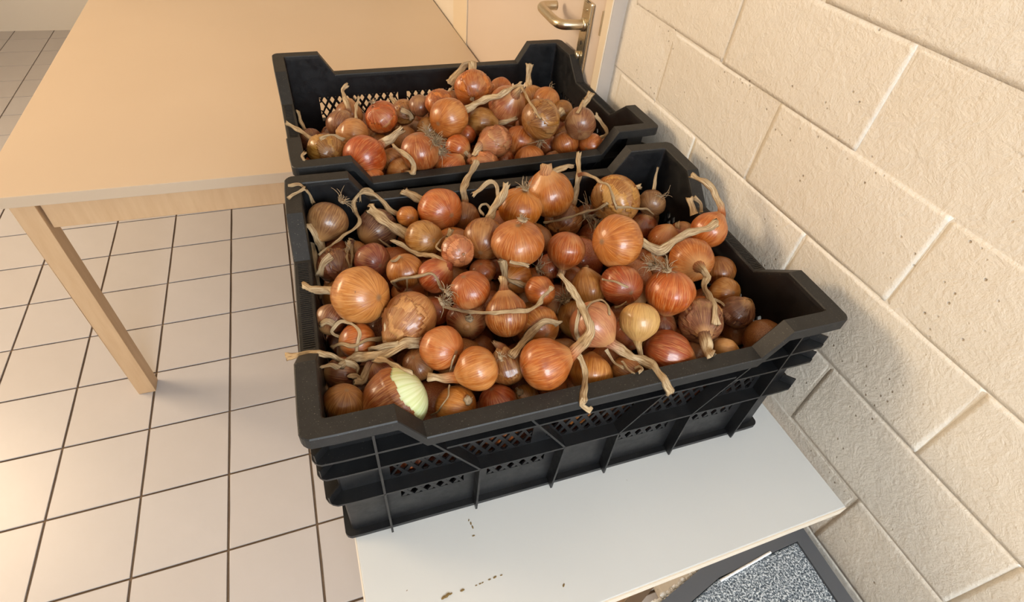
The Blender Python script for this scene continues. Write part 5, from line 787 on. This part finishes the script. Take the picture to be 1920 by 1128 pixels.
FILL = [
('F',(.4958,.2919,.0753),.0321,'tanbrown',''),
('F',(.2842,.1469,.0843),.0326,'orange4',''),
('F',(.2728,.2086,.1276),.0309,'tanbrown','tan brown onion between brown orange pear shaped onion and golden orange onion, front crate'),
('F',(.0546,.3092,.0632),.0313,'orange2',''),
('F',(.4833,.1645,.1352),.0317,'gold3',''),
('F',(.368,.2615,.0633),.032,'orange2',''),
('F',(.1713,.1772,.0541),.0315,'red','red onion between orange onion with a dark bruise and speckled peach onion, front crate'),
('F',(.4982,.2285,.0634),.0331,'orange2',''),
('F',(.2365,.0611,.0572),.0302,'orange2','orange onion between small tan onion and red orange onion, front crate'),
('F',(.3774,.1853,.1239),.0332,'darkred','dark red onion between pale pink onion and tan onion pressed against left side, front crate'),
('F',(.3638,.2984,.1207),.0301,'orange2',''),
('F',(.1653,.1148,.0977),.0324,'tanbrown','tan brown onion between orange and yellow onion and speckled peach onion, front crate'),
('F',(.2237,.3462,.1307),.0307,'orange4',''),
('F',(.5089,.0741,.1079),.0314,'redorange2','coppery onion between small yellow onion and dim mauve onion, front crate'),
('F',(.4483,.3226,.1237),.033,'red','red onion between large peach onion and round orange onion, front crate'),
('F',(.0774,.0638,.0432),.033,'red','red onion between large onion and brown onion in near left corner, front crate'),
('F',(.0792,.1579,.0908),.0328,'darkred','dark red onion between dark orange onion and large onion, front crate'),
('F',(.4931,.1037,.0441),.0329,'red','red onion between smooth red brown oval onion and dim mauve onion, front crate'),
('F',(.2407,.0934,.1451),.0304,'darkred','dark red onion between brown onion with pointed loose skin and small tan onion, front crate'),
('F',(.4254,.2318,.0861),.0303,'red',''),
('F',(.4306,.0926,.059),.0303,'orange3',''),
('F',(.1477,.3343,.0743),.0325,'orange3',''),
('F',(.2071,.2752,.1118),.0311,'red',''),
('F',(.3017,.09,.0659),.0302,'orange3','bright orange onion between small tan onion and large coppery golden onion, front crate'),
('F',(.2083,.2383,.048),.0302,'orange3',''),
('F',(.2773,.2848,.1525),.0307,'tanbrown',''),
('F',(.3412,.1829,.0687),.0322,'gold3',''),
('F',(.297,.2639,.0516),.0329,'brown',''),
('F',(.3908,.1283,.142),.0303,'orange2','orange onion between pale yellow onion and pale pink onion, front crate'),
('F',(.3768,.2442,.1628),.033,'red','red onion between round orange onion and tan orange onion, front crate'),
('F',(.4256,.1573,.0522),.0328,'redorange2',''),
('F',(.1229,.3,.1491),.0309,'orange2','orange onion between golden brown onion and purple red onion, front crate'),
('F',(.1287,.0781,.1301),.0313,'redorange2','coppery onion between orange and yellow onion and large onion, front crate'),
('F',(.4577,.3389,.0539),.0304,'brown',''),
('F',(.3548,.075,.131),.033,'orange4','pale orange onion between brown orange onion and golden onion with pale sheen behind, front crate'),
('F',(.5187,.3447,.0987),.0315,'orange2',''),
('F',(.3674,.1103,.0553),.0311,'tanbrown',''),
('F',(.0547,.0635,.1272),.0311,'orange3','bright orange onion between brown onion in near left corner and large onion, front crate'),
('F',(.1605,.0596,.0577),.0302,'gold3','golden onion between orange and yellow onion and red orange onion, front crate'),
('F',(.4856,.2445,.1233),.0329,'redorange2','coppery onion between reddish onion and large peach onion, front crate'),
('F',(.1963,.1763,.1137),.0322,'orange3','bright orange onion between dark red onion and orange onion with a dark bruise, front crate'),
('F',(.3459,.3576,.1121),.0303,'brown',''),
('F',(.4478,.1037,.1164),.033,'orange3','bright orange onion between smooth red brown oval onion and dark red onion, front crate'),
('F',(.1119,.1753,.0411),.0309,'gold3',''),
('F',(.0965,.349,.1194),.0323,'orange2',''),
('F',(.2963,.3442,.156),.0308,'orange4','pale orange onion between wide coppery onion and brown orange onion, front crate'),
('F',(.5469,.149,.1202),.0301,'orange3','bright orange onion between dull mauve brown onion and pale tan onion, front crate'),
('F',(.4001,.358,.043),.0323,'red',''),
('F',(.057,.2176,.0526),.0309,'orange4',''),
('F',(.2642,.2096,.0429),.0308,'orange4','pale orange onion between brown onion with pointed loose skin and speckled peach onion, front crate'),
('F',(.545,.2631,.1038),.0313,'redorange2','coppery onion between orange onion behind stem of large and glossy orange onion, front crate'),
('F',(.0523,.2146,.1194),.0304,'darkred','dark red onion between orange onion with looped yellow stalk and dark red onion, front crate'),
('F',(.208,.1238,.0521),.0326,'gold3',''),
('F',(.2028,.2896,.1744),.0313,'gold3','golden onion between small peach onion and reddish orange onion, front crate'),
('F',(.4171,.1726,.1768),.0306,'orange4','pale orange onion between reddish onion and pale yellow onion, front crate'),
('F',(.0913,.2622,.1),.0328,'orange3',''),
('F',(.5373,.1637,.0506),.0332,'gold3',''),
('F',(.3045,.3116,.0989),.0327,'orange2',''),
('F',(.1334,.1883,.1044),.0307,'red',''),
('F',(.4028,.0554,.1),.0301,'tanbrown','tan brown onion between brown orange onion and smooth red brown oval onion, front crate'),
('F',(.1967,.0554,.1083),.0319,'orange2','orange onion between red orange onion and small tan onion, front crate'),
('F',(.297,.0553,.1159),.0309,'gold3','golden onion between golden onion with pale sheen behind and large coppery golden onion, front crate'),
('F',(.2734,.1522,.1485),.0305,'tanbrown','tan brown onion between golden brown onion and brown orange pear shaped onion, front crate'),
('F',(.1636,.3488,.1354),.0323,'orange3','bright orange onion between tan onion with broad flat stem and golden brown onion, front crate'),
('F',(.114,.1129,.0521),.0308,'red','red onion between large onion and orange and yellow onion, front crate'),
('F',(.5463,.2633,.043),.0306,'orange4',''),
('F',(.4392,.2587,.1618),.0315,'tanbrown',''),
('F',(.0962,.1768,.1526),.0309,'darkred','dark red onion between pale straw and orange onion and dark orange onion, front crate'),
('F',(.3171,.2492,.1139),.0314,'orange4','pale orange onion between orange onion with thin neck pointing and golden orange onion, front crate'),
('F',(.5177,.3484,.0381),.0307,'orange3',''),
('F',(.1885,.2318,.1519),.0325,'brown','brown onion between orange brown onion and reddish orange onion, front crate'),
('F',(.1143,.298,.038),.0303,'orange3',''),
('F',(.5283,.0536,.0496),.0308,'redorange2','coppery onion between dim mauve onion and small yellow onion, front crate'),
('F',(.3493,.0553,.0395),.0308,'redorange2','coppery onion between golden onion with pale sheen behind and brown orange onion, front crate'),
('F',(.1836,.2918,.0405),.0313,'orange4',''),
('F',(.2681,.3619,.0813),.0304,'brown2',''),
('F',(.4074,.362,.1034),.0289,'brown',''),
('F',(.1527,.259,.1027),.028,'orange4',''),
('F',(.1684,.1062,.1624),.028,'brown2','light brown onion between speckled peach onion and orange onion with a dark bruise, front crate'),
('F',(.0515,.3004,.1222),.0284,'gold3','golden onion between largest golden yellow onion, smooth, and dark reddish onion, front crate'),
('F',(.5331,.2045,.1077),.0289,'orange2',''),
('F',(.4283,.161,.1097),.0275,'gold3',''),
('F',(.0516,.1203,.1317),.028,'brown','brown onion between brown onion in near left corner and dark red onion, front crate'),
('F',(.5478,.1084,.0732),.028,'red',''),
('F',(.4715,.0518,.0623),.0278,'red','red onion between dim mauve onion and smooth red brown oval onion, front crate'),
('F',(.3358,.1345,.1084),.0284,'orange2','orange onion between pale pink onion and tan onion pressed against left side, front crate'),
('F',(.0527,.1282,.0424),.0289,'orange3',''),
('F',(.3984,.3048,.0785),.0251,'darkred',''),
('F',(.4941,.1096,.1581),.0264,'orange3','bright orange onion between dull mauve brown onion and dusky mauve onion, front crate'),
('F',(.1509,.1503,.1425),.0249,'orange3',''),
('F',(.0837,.0986,.0958),.0266,'tanbrown',''),
('F',(.5496,.0485,.1621),.0257,'brown2','light brown onion between dusky mauve onion and small yellow onion, front crate'),
('F',(.2627,.1109,.0346),.0258,'brown2',''),
('F',(.3188,.1858,.1452),.0258,'redorange2','coppery onion between orange onion with thin neck pointing and golden brown onion, front crate'),
('F',(.5514,.2129,.1555),.0245,'gold3',''),
('F',(.3343,.2271,.0333),.0252,'red',''),
('F',(.0493,.36,.0873),.0247,'brown2',''),
('F',(.2618,.2578,.0999),.0262,'tanbrown','tan brown onion between brown orange pear shaped onion and orange brown onion, front crate'),
('F',(.2223,.1809,.1617),.0245,'darkred','dark red onion between brown orange pear shaped onion and dark red onion, front crate'),
('F',(.2899,.0905,.1566),.0217,'brown2','light brown onion between large coppery golden onion and golden brown onion, front crate'),
('F',(.4659,.1947,.1728),.022,'brown2','light brown onion between glossy orange onion and orange onion behind stem of large, front crate'),
('F',(.5557,.3157,.0597),.0221,'red',''),
('F',(.0958,.0457,.1021),.0219,'red','red onion between large onion and dark orange onion, front crate'),
('F',(.4078,.0492,.0374),.0216,'orange2','orange onion between brown orange onion and golden onion with pale sheen behind, front crate'),
('F',(.237,.1155,.0955),.0228,'orange2',''),
('F',(.0475,.3424,.1493),.0239,'red','red onion between dark reddish onion and smooth greyish tan onion, front crate'),
('F',(.4503,.129,.1647),.0225,'brown2',''),
('F',(.2969,.0482,.0346),.0235,'orange2','orange onion between small tan onion and golden onion with pale sheen behind, front crate'),
('F',(.4804,.0523,.1493),.0221,'tanbrown','tan brown onion between small yellow onion and dim mauve onion, front crate'),
('F',(.4416,.2007,.1369),.0223,'orange3',''),
('F',(.3273,.2878,.1713),.0218,'brown','brown onion between wide coppery onion and reddish onion, front crate'),
('F',(.2346,.214,.0842),.0221,'brown','brown onion between dark red onion and brown orange pear shaped onion, front crate'),
('F',(.4231,.2776,.1106),.0224,'brown','brown onion between tan orange onion and round orange onion, front crate'),
('F',(.4885,.3682,.1396),.0232,'orange4',''),
('F',(.0462,.2537,.1525),.0221,'tanbrown','tan brown onion between largest golden yellow onion, smooth, and dark red onion, front crate'),
('F',(.2452,.0643,.1056),.0196,'brown2','light brown onion between small tan onion and red orange onion, front crate'),
('F',(.1195,.1351,.1119),.019,'tanbrown',''),
('F',(.2318,.1707,.0777),.0201,'orange4','pale orange onion between brown onion with pointed loose skin and dark red onion, front crate'),
('F',(.5574,.0507,.1182),.0199,'redorange2','coppery onion between small yellow onion and dusky mauve onion, front crate'),
('F',(.1589,.1929,.1637),.0192,'red','red onion between pale straw and orange onion and dark red onion, front crate'),
('F',(.551,.0929,.1291),.0202,'gold3','golden onion between dusky mauve onion and small yellow onion, front crate'),
('F',(.26,.0512,.1556),.0192,'orange3','bright orange onion between large coppery golden onion and small tan onion, front crate'),
('F',(.3705,.2354,.1134),.0195,'red',''),
('F',(.1996,.1347,.1413),.0195,'redorange2','coppery onion between speckled peach onion and brown onion with pointed loose skin, front crate'),
('F',(.2003,.0451,.031),.0188,'orange2','orange onion between red orange onion and orange and yellow onion, front crate'),
('F',(.2992,.2163,.0829),.0195,'orange4',''),
('F',(.3718,.0879,.1776),.0199,'red','red onion between pale yellow onion and dark red onion, front crate'),
('F',(.3509,.0457,.0881),.0205,'brown2','light brown onion between brown orange onion and golden onion with pale sheen behind, front crate'),
('F',(.4464,.3714,.1379),.0191,'redorange2','coppery onion between reddish brown onion and large pale tan onion, front crate'),
('F',(.3984,.1266,.0913),.0201,'redorange2',''),
('F',(.5575,.3147,.1131),.0193,'orange3',''),
('F',(.114,.1306,.148),.0167,'darkred','dark red onion between shaded brown onion and dark orange onion, front crate'),
('F',(.5584,.3514,.1303),.0178,'tanbrown','tan brown onion between red onion and small tan onion, front crate'),
('F',(.5287,.3741,.1378),.0167,'redorange2',''),
('F',(.1771,.2105,.0862),.0172,'tanbrown',''),
('F',(.2321,.1425,.1811),.0169,'gold3',''),
('F',(.5089,.1986,.1569),.0169,'tanbrown',''),
('F',(.3429,.3314,.1485),.0165,'darkred',''),
('F',(.046,.2662,.0844),.0165,'tanbrown',''),
('F',(.2677,.3219,.1282),.0166,'redorange2',''),
('F',(.0457,.041,.0801),.0181,'darkred','dark red onion between brown onion in near left corner and large onion, front crate'),
('F',(.2623,.3726,.1389),.017,'tanbrown',''),
('F',(.0509,.1715,.1435),.017,'redorange2','coppery onion between orange onion with looped yellow stalk and dark red onion, front crate'),
('F',(.4197,.2183,.178),.017,'red',''),
('F',(.2376,.2459,.1322),.0165,'orange3','bright orange onion between orange brown onion and small reddish onion, front crate'),
('F',(.0766,.3187,.1694),.0166,'tanbrown','tan brown onion between purple red onion and dark reddish onion, front crate'),
('F',(.4057,.2949,.1417),.0171,'brown2',''),
('F',(.1127,.0382,.0701),.0166,'red','red onion between orange and yellow onion and large onion, front crate'),
('F',(.1678,.2969,.1375),.0168,'redorange2',''),
('F',(.3485,.2039,.1681),.0176,'orange4','pale orange onion between tan orange onion and reddish onion, front crate'),
('F',(.0446,.1105,.0829),.0176,'darkred',''),
('F',(.4017,.0742,.1483),.0166,'tanbrown','tan brown onion between smooth red brown oval onion and brown orange onion, front crate'),
('B',(.2288,.6088,.0738),.0314,'orange3','bright orange onion between small golden onion and glossy orange onion, back crate'),
('B',(.2254,.6784,.1338),.0322,'brown','brown onion between tan onion above shaggy root mass, and large coppery onion, back crate'),
('B',(.1342,.5278,.0697),.0315,'orange4','pale orange onion between small orange onion and small golden onion, back crate'),
('B',(.2804,.7335,.1316),.0318,'brown',''),
('B',(.395,.5522,.0595),.0303,'orange3',''),
('B',(.3267,.5464,.0494),.0319,'orange3','bright orange onion between peach onion and glossy orange onion, back crate'),
('B',(.3377,.6117,.112),.0313,'orange3',''),
('B',(.1299,.6834,.0882),.0332,'orange2',''),
('B',(.3161,.6789,.0882),.031,'brown',''),
('B',(.222,.52,.0541),.0321,'orange4',''),
('B',(.3575,.7166,.1294),.0324,'tanbrown',''),
('B',(.36,.5027,.0938),.0318,'red','red onion between small red orange onion and peach onion, back crate'),
('B',(.4526,.5758,.055),.0307,'orange3',''),
('B',(.0648,.7259,.0955),.0323,'gold3',''),
('B',(.1329,.5667,.136),.033,'gold3','golden onion between small orange onion and vivid orange red onion, back crate'),
('B',(.1632,.6583,.1513),.0311,'orange2','orange onion between round orange red onion and brown onion between vivid orange red, back crate'),
('B',(.4309,.7327,.1375),.033,'gold3',''),
('B',(.4329,.5846,.1294),.0316,'brown','brown onion between smooth bright peach onion and tiny pale peach onion, back crate'),
('B',(.5495,.5755,.0593),.0303,'orange4','pale orange onion between small orange onion and small peach onion, back crate'),
('B',(.2235,.5448,.1695),.0307,'orange3','bright orange onion between large coppery onion and glossy orange onion, back crate'),
('B',(.5483,.5851,.1245),.0329,'orange4',''),
('B',(.1711,.6253,.0617),.0314,'orange2',''),
('B',(.0737,.5292,.0471),.0332,'brown2','light brown onion between small orange onion and vivid orange red onion, back crate'),
('B',(.4286,.6629,.1298),.0309,'orange3',''),
('B',(.5311,.6934,.1191),.0302,'brown',''),
('B',(.1408,.733,.1302),.0319,'darkred','dark red onion between pale yellow peach onion and round orange red onion, back crate'),
('B',(.2718,.5667,.0711),.0304,'darkred','dark red onion between glossy orange onion and peach onion, back crate'),
('B',(.1896,.5896,.1188),.0304,'gold3','golden onion between small golden onion and brown onion between vivid orange red, back crate'),
('B',(.2219,.7727,.1105),.0326,'red',''),
('B',(.2692,.6318,.131),.0308,'orange3',''),
('B',(.0779,.5312,.1339),.0309,'orange3','bright orange onion between small orange onion and vivid orange red onion, back crate'),
('B',(.2734,.4983,.0895),.0324,'red','red onion between glossy orange onion and peach onion, back crate'),
('B',(.3317,.7934,.1311),.0302,'gold3',''),
('B',(.4958,.7671,.1209),.0327,'gold3',''),
('B',(.3201,.6718,.1553),.0324,'red','red onion between small red onion and tan onion with dark mark, back crate'),
('B',(.2769,.7998,.1062),.0303,'redorange2',''),
('B',(.477,.5187,.088),.0314,'orange4','pale orange onion between small peach onion and small orange onion, back crate'),
('B',(.2958,.5345,.1337),.031,'tanbrown','tan brown onion between peach onion and glossy orange onion, back crate'),
('B',(.0699,.6592,.0901),.0328,'brown2',''),
('B',(.5184,.5177,.1376),.0316,'orange4','pale orange onion between small orange onion and orange brown onion, back crate'),
('B',(.0895,.5974,.0374),.0302,'red',''),
('B',(.553,.5207,.085),.031,'red','red onion between small orange onion and small peach onion, back crate'),
('B',(.3607,.558,.1188),.0301,'red','red onion between small red orange onion and pinkish onion, back crate'),
('B',(.1694,.5017,.1177),.0309,'gold3','golden onion between small golden onion and small orange onion, back crate'),
('B',(.3814,.651,.1674),.0307,'brown2','light brown onion between tan onion with dark mark and pinkish onion, back crate'),
('B',(.4921,.6537,.1407),.0309,'red','red onion between large dull tan onion and tiny pale peach onion, back crate'),
('B',(.4502,.6419,.0716),.0318,'brown','brown onion between smooth bright peach onion and small peach onion, back crate'),
('B',(.0492,.7717,.0455),.0321,'darkred',''),
('B',(.0601,.5953,.1246),.0314,'orange4','pale orange onion between small orange onion and husky tan onion, back crate'),
('B',(.4983,.5756,.1592),.0313,'tanbrown','tan brown onion between orange brown onion and small orange onion, back crate'),
('B',(.4178,.5177,.1043),.0309,'orange2','orange onion between smooth bright peach onion and small peach onion, back crate'),
('B',(.1521,.7945,.0978),.031,'gold3',''),
('B',(.1044,.4883,.1023),.0303,'darkred','dark red onion between small orange onion and small golden onion, back crate'),
('B',(.3938,.7865,.1353),.0318,'redorange2',''),
('B',(.4506,.5049,.0397),.0273,'gold3','golden onion between small peach onion and small orange onion, back crate'),
('B',(.2439,.5662,.1202),.0279,'darkred','dark red onion between glossy orange onion and large coppery onion, back crate'),
('B',(.2971,.4963,.0355),.0282,'tanbrown',''),
('B',(.5038,.5431,.0409),.03,'red','red onion between small orange onion and smooth bright peach onion, back crate'),
('B',(.4432,.624,.1698),.0283,'orange4',''),
('B',(.2714,.662,.1903),.0279,'orange3',''),
('B',(.0502,.6377,.0373),.0282,'redorange2','coppery onion between small orange onion and husky tan onion, back crate'),
('B',(.3678,.7542,.0846),.0285,'orange4',''),
('B',(.3729,.5038,.0384),.0275,'redorange2',''),
('B',(.3786,.5939,.1589),.0288,'red','red onion between pinkish onion and orange onion speckled with brown spots,, back crate'),
('B',(.1758,.4894,.0386),.0255,'orange3',''),
('B',(.2202,.5175,.112),.0247,'brown2','light brown onion between glossy orange onion and small golden onion, back crate'),
('B',(.4999,.8222,.1065),.0265,'orange4',''),
('B',(.1109,.6497,.137),.0257,'redorange2',''),
('B',(.1018,.7749,.1002),.0256,'brown2',''),
('B',(.4457,.803,.1276),.0253,'brown',''),
('B',(.5457,.6424,.122),.0247,'brown2',''),
('B',(.1912,.6012,.1729),.0246,'tanbrown','tan brown onion between large coppery onion and brown onion between vivid orange red, back crate'),
('B',(.0951,.7008,.133),.0245,'redorange2',''),
('B',(.4953,.5774,.0949),.0269,'brown2',''),
('B',(.365,.6614,.1106),.0261,'brown',''),
('B',(.3355,.5707,.1614),.0219,'gold3','golden onion between pinkish onion and peach onion, back crate'),
('B',(.3074,.7165,.1829),.0222,'brown2','light brown onion between orange onion half covered by flap and big peach onion, back crate'),
('B',(.0687,.484,.1529),.0224,'brown2','light brown onion between small orange onion and husky tan onion, back crate'),
('B',(.0546,.4864,.0809),.0227,'darkred','dark red onion between small orange onion and vivid orange red onion, back crate'),
('B',(.5452,.7453,.106),.0225,'darkred',''),
('B',(.1056,.4812,.0398),.0238,'darkred',''),
('B',(.046,.698,.032),.0218,'orange4','pale orange onion between small orange onion and vivid orange red onion, back crate'),
('B',(.1819,.7078,.1518),.0224,'brown2',''),
('B',(.4468,.6782,.0336),.0223,'brown',''),
('B',(.1254,.5099,.145),.0237,'brown2','light brown onion between small orange onion and small golden onion, back crate'),
('B',(.2629,.5791,.1667),.0232,'brown2','light brown onion between bright small orange onion and small red onion, back crate'),
('B',(.057,.5791,.0746),.0228,'red',''),
('B',(.5527,.5042,.0314),.0222,'redorange2',''),
('B',(.3683,.7127,.1816),.0221,'brown','brown onion between topmost orange onion and tan onion with dark mark, back crate'),
('B',(.2943,.5875,.1364),.0218,'orange3','bright orange onion between bright small orange onion and glossy orange onion, back crate'),
('B',(.0603,.478,.0357),.0202,'gold3',''),
('B',(.4096,.6982,.1699),.0192,'tanbrown',''),
('B',(.2118,.6323,.1436),.019,'tanbrown',''),
('B',(.4696,.5129,.1384),.0196,'gold3','golden onion between small orange onion and small peach onion, back crate'),
('B',(.2053,.4836,.084),.0201,'brown2',''),
('B',(.1492,.6085,.1641),.0198,'brown2','light brown onion between vivid orange red onion and round orange red onion, back crate'),
('B',(.544,.8071,.1045),.02,'orange4',''),
('B',(.1831,.5493,.1438),.0191,'orange2',''),
('B',(.3044,.6274,.1682),.0181,'orange3',''),
('B',(.0552,.6871,.1293),.017,'redorange2',''),
('B',(.0466,.54,.0885),.0175,'orange2',''),
('B',(.1575,.4777,.0729),.0168,'gold3','golden onion between small golden onion and glossy orange onion, back crate'),
('B',(.5651,.5024,.1463),.0174,'orange4','pale orange onion between small orange onion and mauve brown onion, back crate'),
('B',(.3356,.5115,.1328),.0166,'darkred','dark red onion between peach onion and small red orange onion, back crate'),
('B',(.3112,.4894,.1271),.0174,'orange4','pale orange onion between peach onion and small red orange onion, back crate'),
('B',(.042,.6508,.1361),.0178,'redorange2',''),
('B',(.2271,.4864,.1362),.0165,'gold3','golden onion between glossy orange onion and small golden onion, back crate'),
('B',(.2325,.5996,.1487),.0169,'brown',''),
('B',(.5517,.547,.1588),.0181,'red','red onion between small orange onion and mauve brown onion, back crate'),
('B',(.2706,.7091,.1719),.0179,'gold3',''),
('B',(.1881,.744,.1415),.0173,'orange4',''),
('B',(.2231,.7274,.1394),.0181,'tanbrown','tan brown onion between brown onion with ragged peeling skin, and large coppery onion, back crate'),
('B',(.1947,.8127,.1007),.0175,'darkred',''),
('B',(.0981,.564,.0743),.0177,'tanbrown','')
]
TORN = ('papery', 'flap', 'flaking', 'folded', 'loose skin', 'husky', 'crumpled', 'torn', 'peeling', 'creased', 'dull', 'large tan', 'split', 'tangled')
CAMP = Vector((.0657, -.2623, .646))
for idx, (cr, pos, R, ax, el, col, label, necks, roots) in enumerate(ONIONS):
    rs = random.Random(100 + idx); ax = Vector(ax).normalized(); q = basis(ax, rs.uniform(0, 6.28))
    root = empty('onion', pos, q)
    tag(root, label, 'onion', 'onions in the front crate' if cr == 'F' else 'onions in the back crate')
    inv = (Matrix.Translation(pos) @ q.to_matrix().to_4x4()).inverted()
    hasneck = any(n[1] for n in necks) or not necks
    rgb = PAL[col]; green = col == 'greenflesh'
    hi = (96, 72) if green else (36, 24)
    V, Fc = bulb_data(R * 1.0, el, random.Random(900 + idx), *hi, neck=hasneck, cut=-.30 if green else None)
    b = link_obj('bulb', smooth_mesh('bulb', V, Fc, 'skin'), None, root); b.color = lin(*rgb)
    if any(k in label for k in TORN) and not green:
        for fi in range(2):
            tr = (CAMP - Vector(pos)).normalized() + Vector((rs.uniform(-.7, .7), rs.uniform(-.3, .3), rs.uniform(-.3, .6)))
            dl = q.inverted() @ tr
            V2, F2 = bulb_data(R, el, random.Random(900 + idx), 56, 40, neck=hasneck)
            V2, F2 = flap_data([v * (1 + .006 * fi) for v in V2], F2, R, 56, dl, rs.uniform(.45, .72), rs)
            if len(F2) > 10:
                fo = link_obj('loose_skin', smooth_mesh('loose_skin', V2, F2, 'skin'), None, root)
                fo.color = lin(*[min(255, c_ * k) for c_, k in zip(rgb, ((1.12, 1.22, 1.35), (.92, .90, .95))[fi])])
                so = fo.modifiers.new('thickness', 'SOLIDIFY'); so.thickness = .0003
    if green:
        V, Fc = bulb_data(R, el, random.Random(900 + idx), 96, 72, neck=True, scale=.975, cut=-.22, keep='below')
        fl = link_obj('exposed_flesh', smooth_mesh('exposed_flesh', V, Fc, 'flesh'), None, root); fl['label'] = 'pale green and white bare flesh'
    for ni, (kind, stt, pts) in enumerate(necks):
        lead = None
        if stt:
            c0 = Vector(pos); p0 = Vector(pts[0][:3]); w0 = pts[0][3]
            lead = [(c0 + ax * R * .74 * el, max(R * .56, w0)), (c0 + ax * R * .86 * el, max(R * .44, w0)), (c0 + ax * R * .97 * el, max(R * .33, w0)), (c0 + ax * R * 1.09 * el, max(R * .235, w0 * .95))]
            dd = (p0 - c0).dot(ax)
            if dd < R * 1.2 * el:
                k = 0
                while k < len(pts) - 2 and (Vector(pts[k][:3]) - c0).length < R * 1.22 * el: k += 1
                pts = pts[k:]
        r = leaf_mesh('neck', pts, kind, rs, 12, lead)
        if r is None: continue
        V, Fc, UV = r; V = [inv @ v for v in V]
        nm = 'neck' if stt or kind == 'n' else ('dry_leaf' if kind == 'l' else 'dry_strand')
        me = smooth_mesh(nm, V, Fc, 'leaf'); ul = me.uv_layers.new(name='UV')
        for lp_ in me.loops: ul.data[lp_.index].uv = UV[lp_.vertex_index]
        o = link_obj(nm, me, None, root)
        o.color = lin(*rgb)
    for (qp, nr, n, ln) in roots:
        V, Fc = root_mesh(qp, nr, n, ln, rs)
        link_obj('roots', smooth_mesh('roots', [inv @ v for v in V], Fc, 'root'), None, root)
# onions deeper in the pile: eight shared bulb shapes, mostly hidden
DEEP = []
for k in range(8):
    V, Fc = bulb_data(1.0, random.Random(k).uniform(.95, 1.08), random.Random(40 + k), 20, 14, neck=True); DEEP.append(smooth_mesh('deep_bulb', V, Fc, 'skin'))
MB = dict(F='onion deeper in pile of front crate, mostly hidden under the top layer', B='onion deeper in pile of back crate, mostly hidden under the top layer')
for i, (cr, pos, R, col, lab) in enumerate(FILL):
    rs = random.Random(5000 + i); me = DEEP[i % 8]; o = bpy.data.objects.new('onion', me); COL.objects.link(o)
    v = Vector((rs.gauss(0, 1), rs.gauss(0, 1), rs.gauss(0, .7))).normalized()
    o.matrix_world = Matrix.Translation(pos) @ basis(v, rs.uniform(0, 6)).to_matrix().to_4x4() @ Matrix.Scale(R, 4)
    o.color = lin(*PAL[col])
    if lab: tag(o, lab, 'onion', 'onions in the front crate' if cr == 'F' else 'onions in the back crate')
    else: tag(o, MB[cr], 'onion', 'buried onions of the front crate' if cr == 'F' else 'buried onions of the back crate')
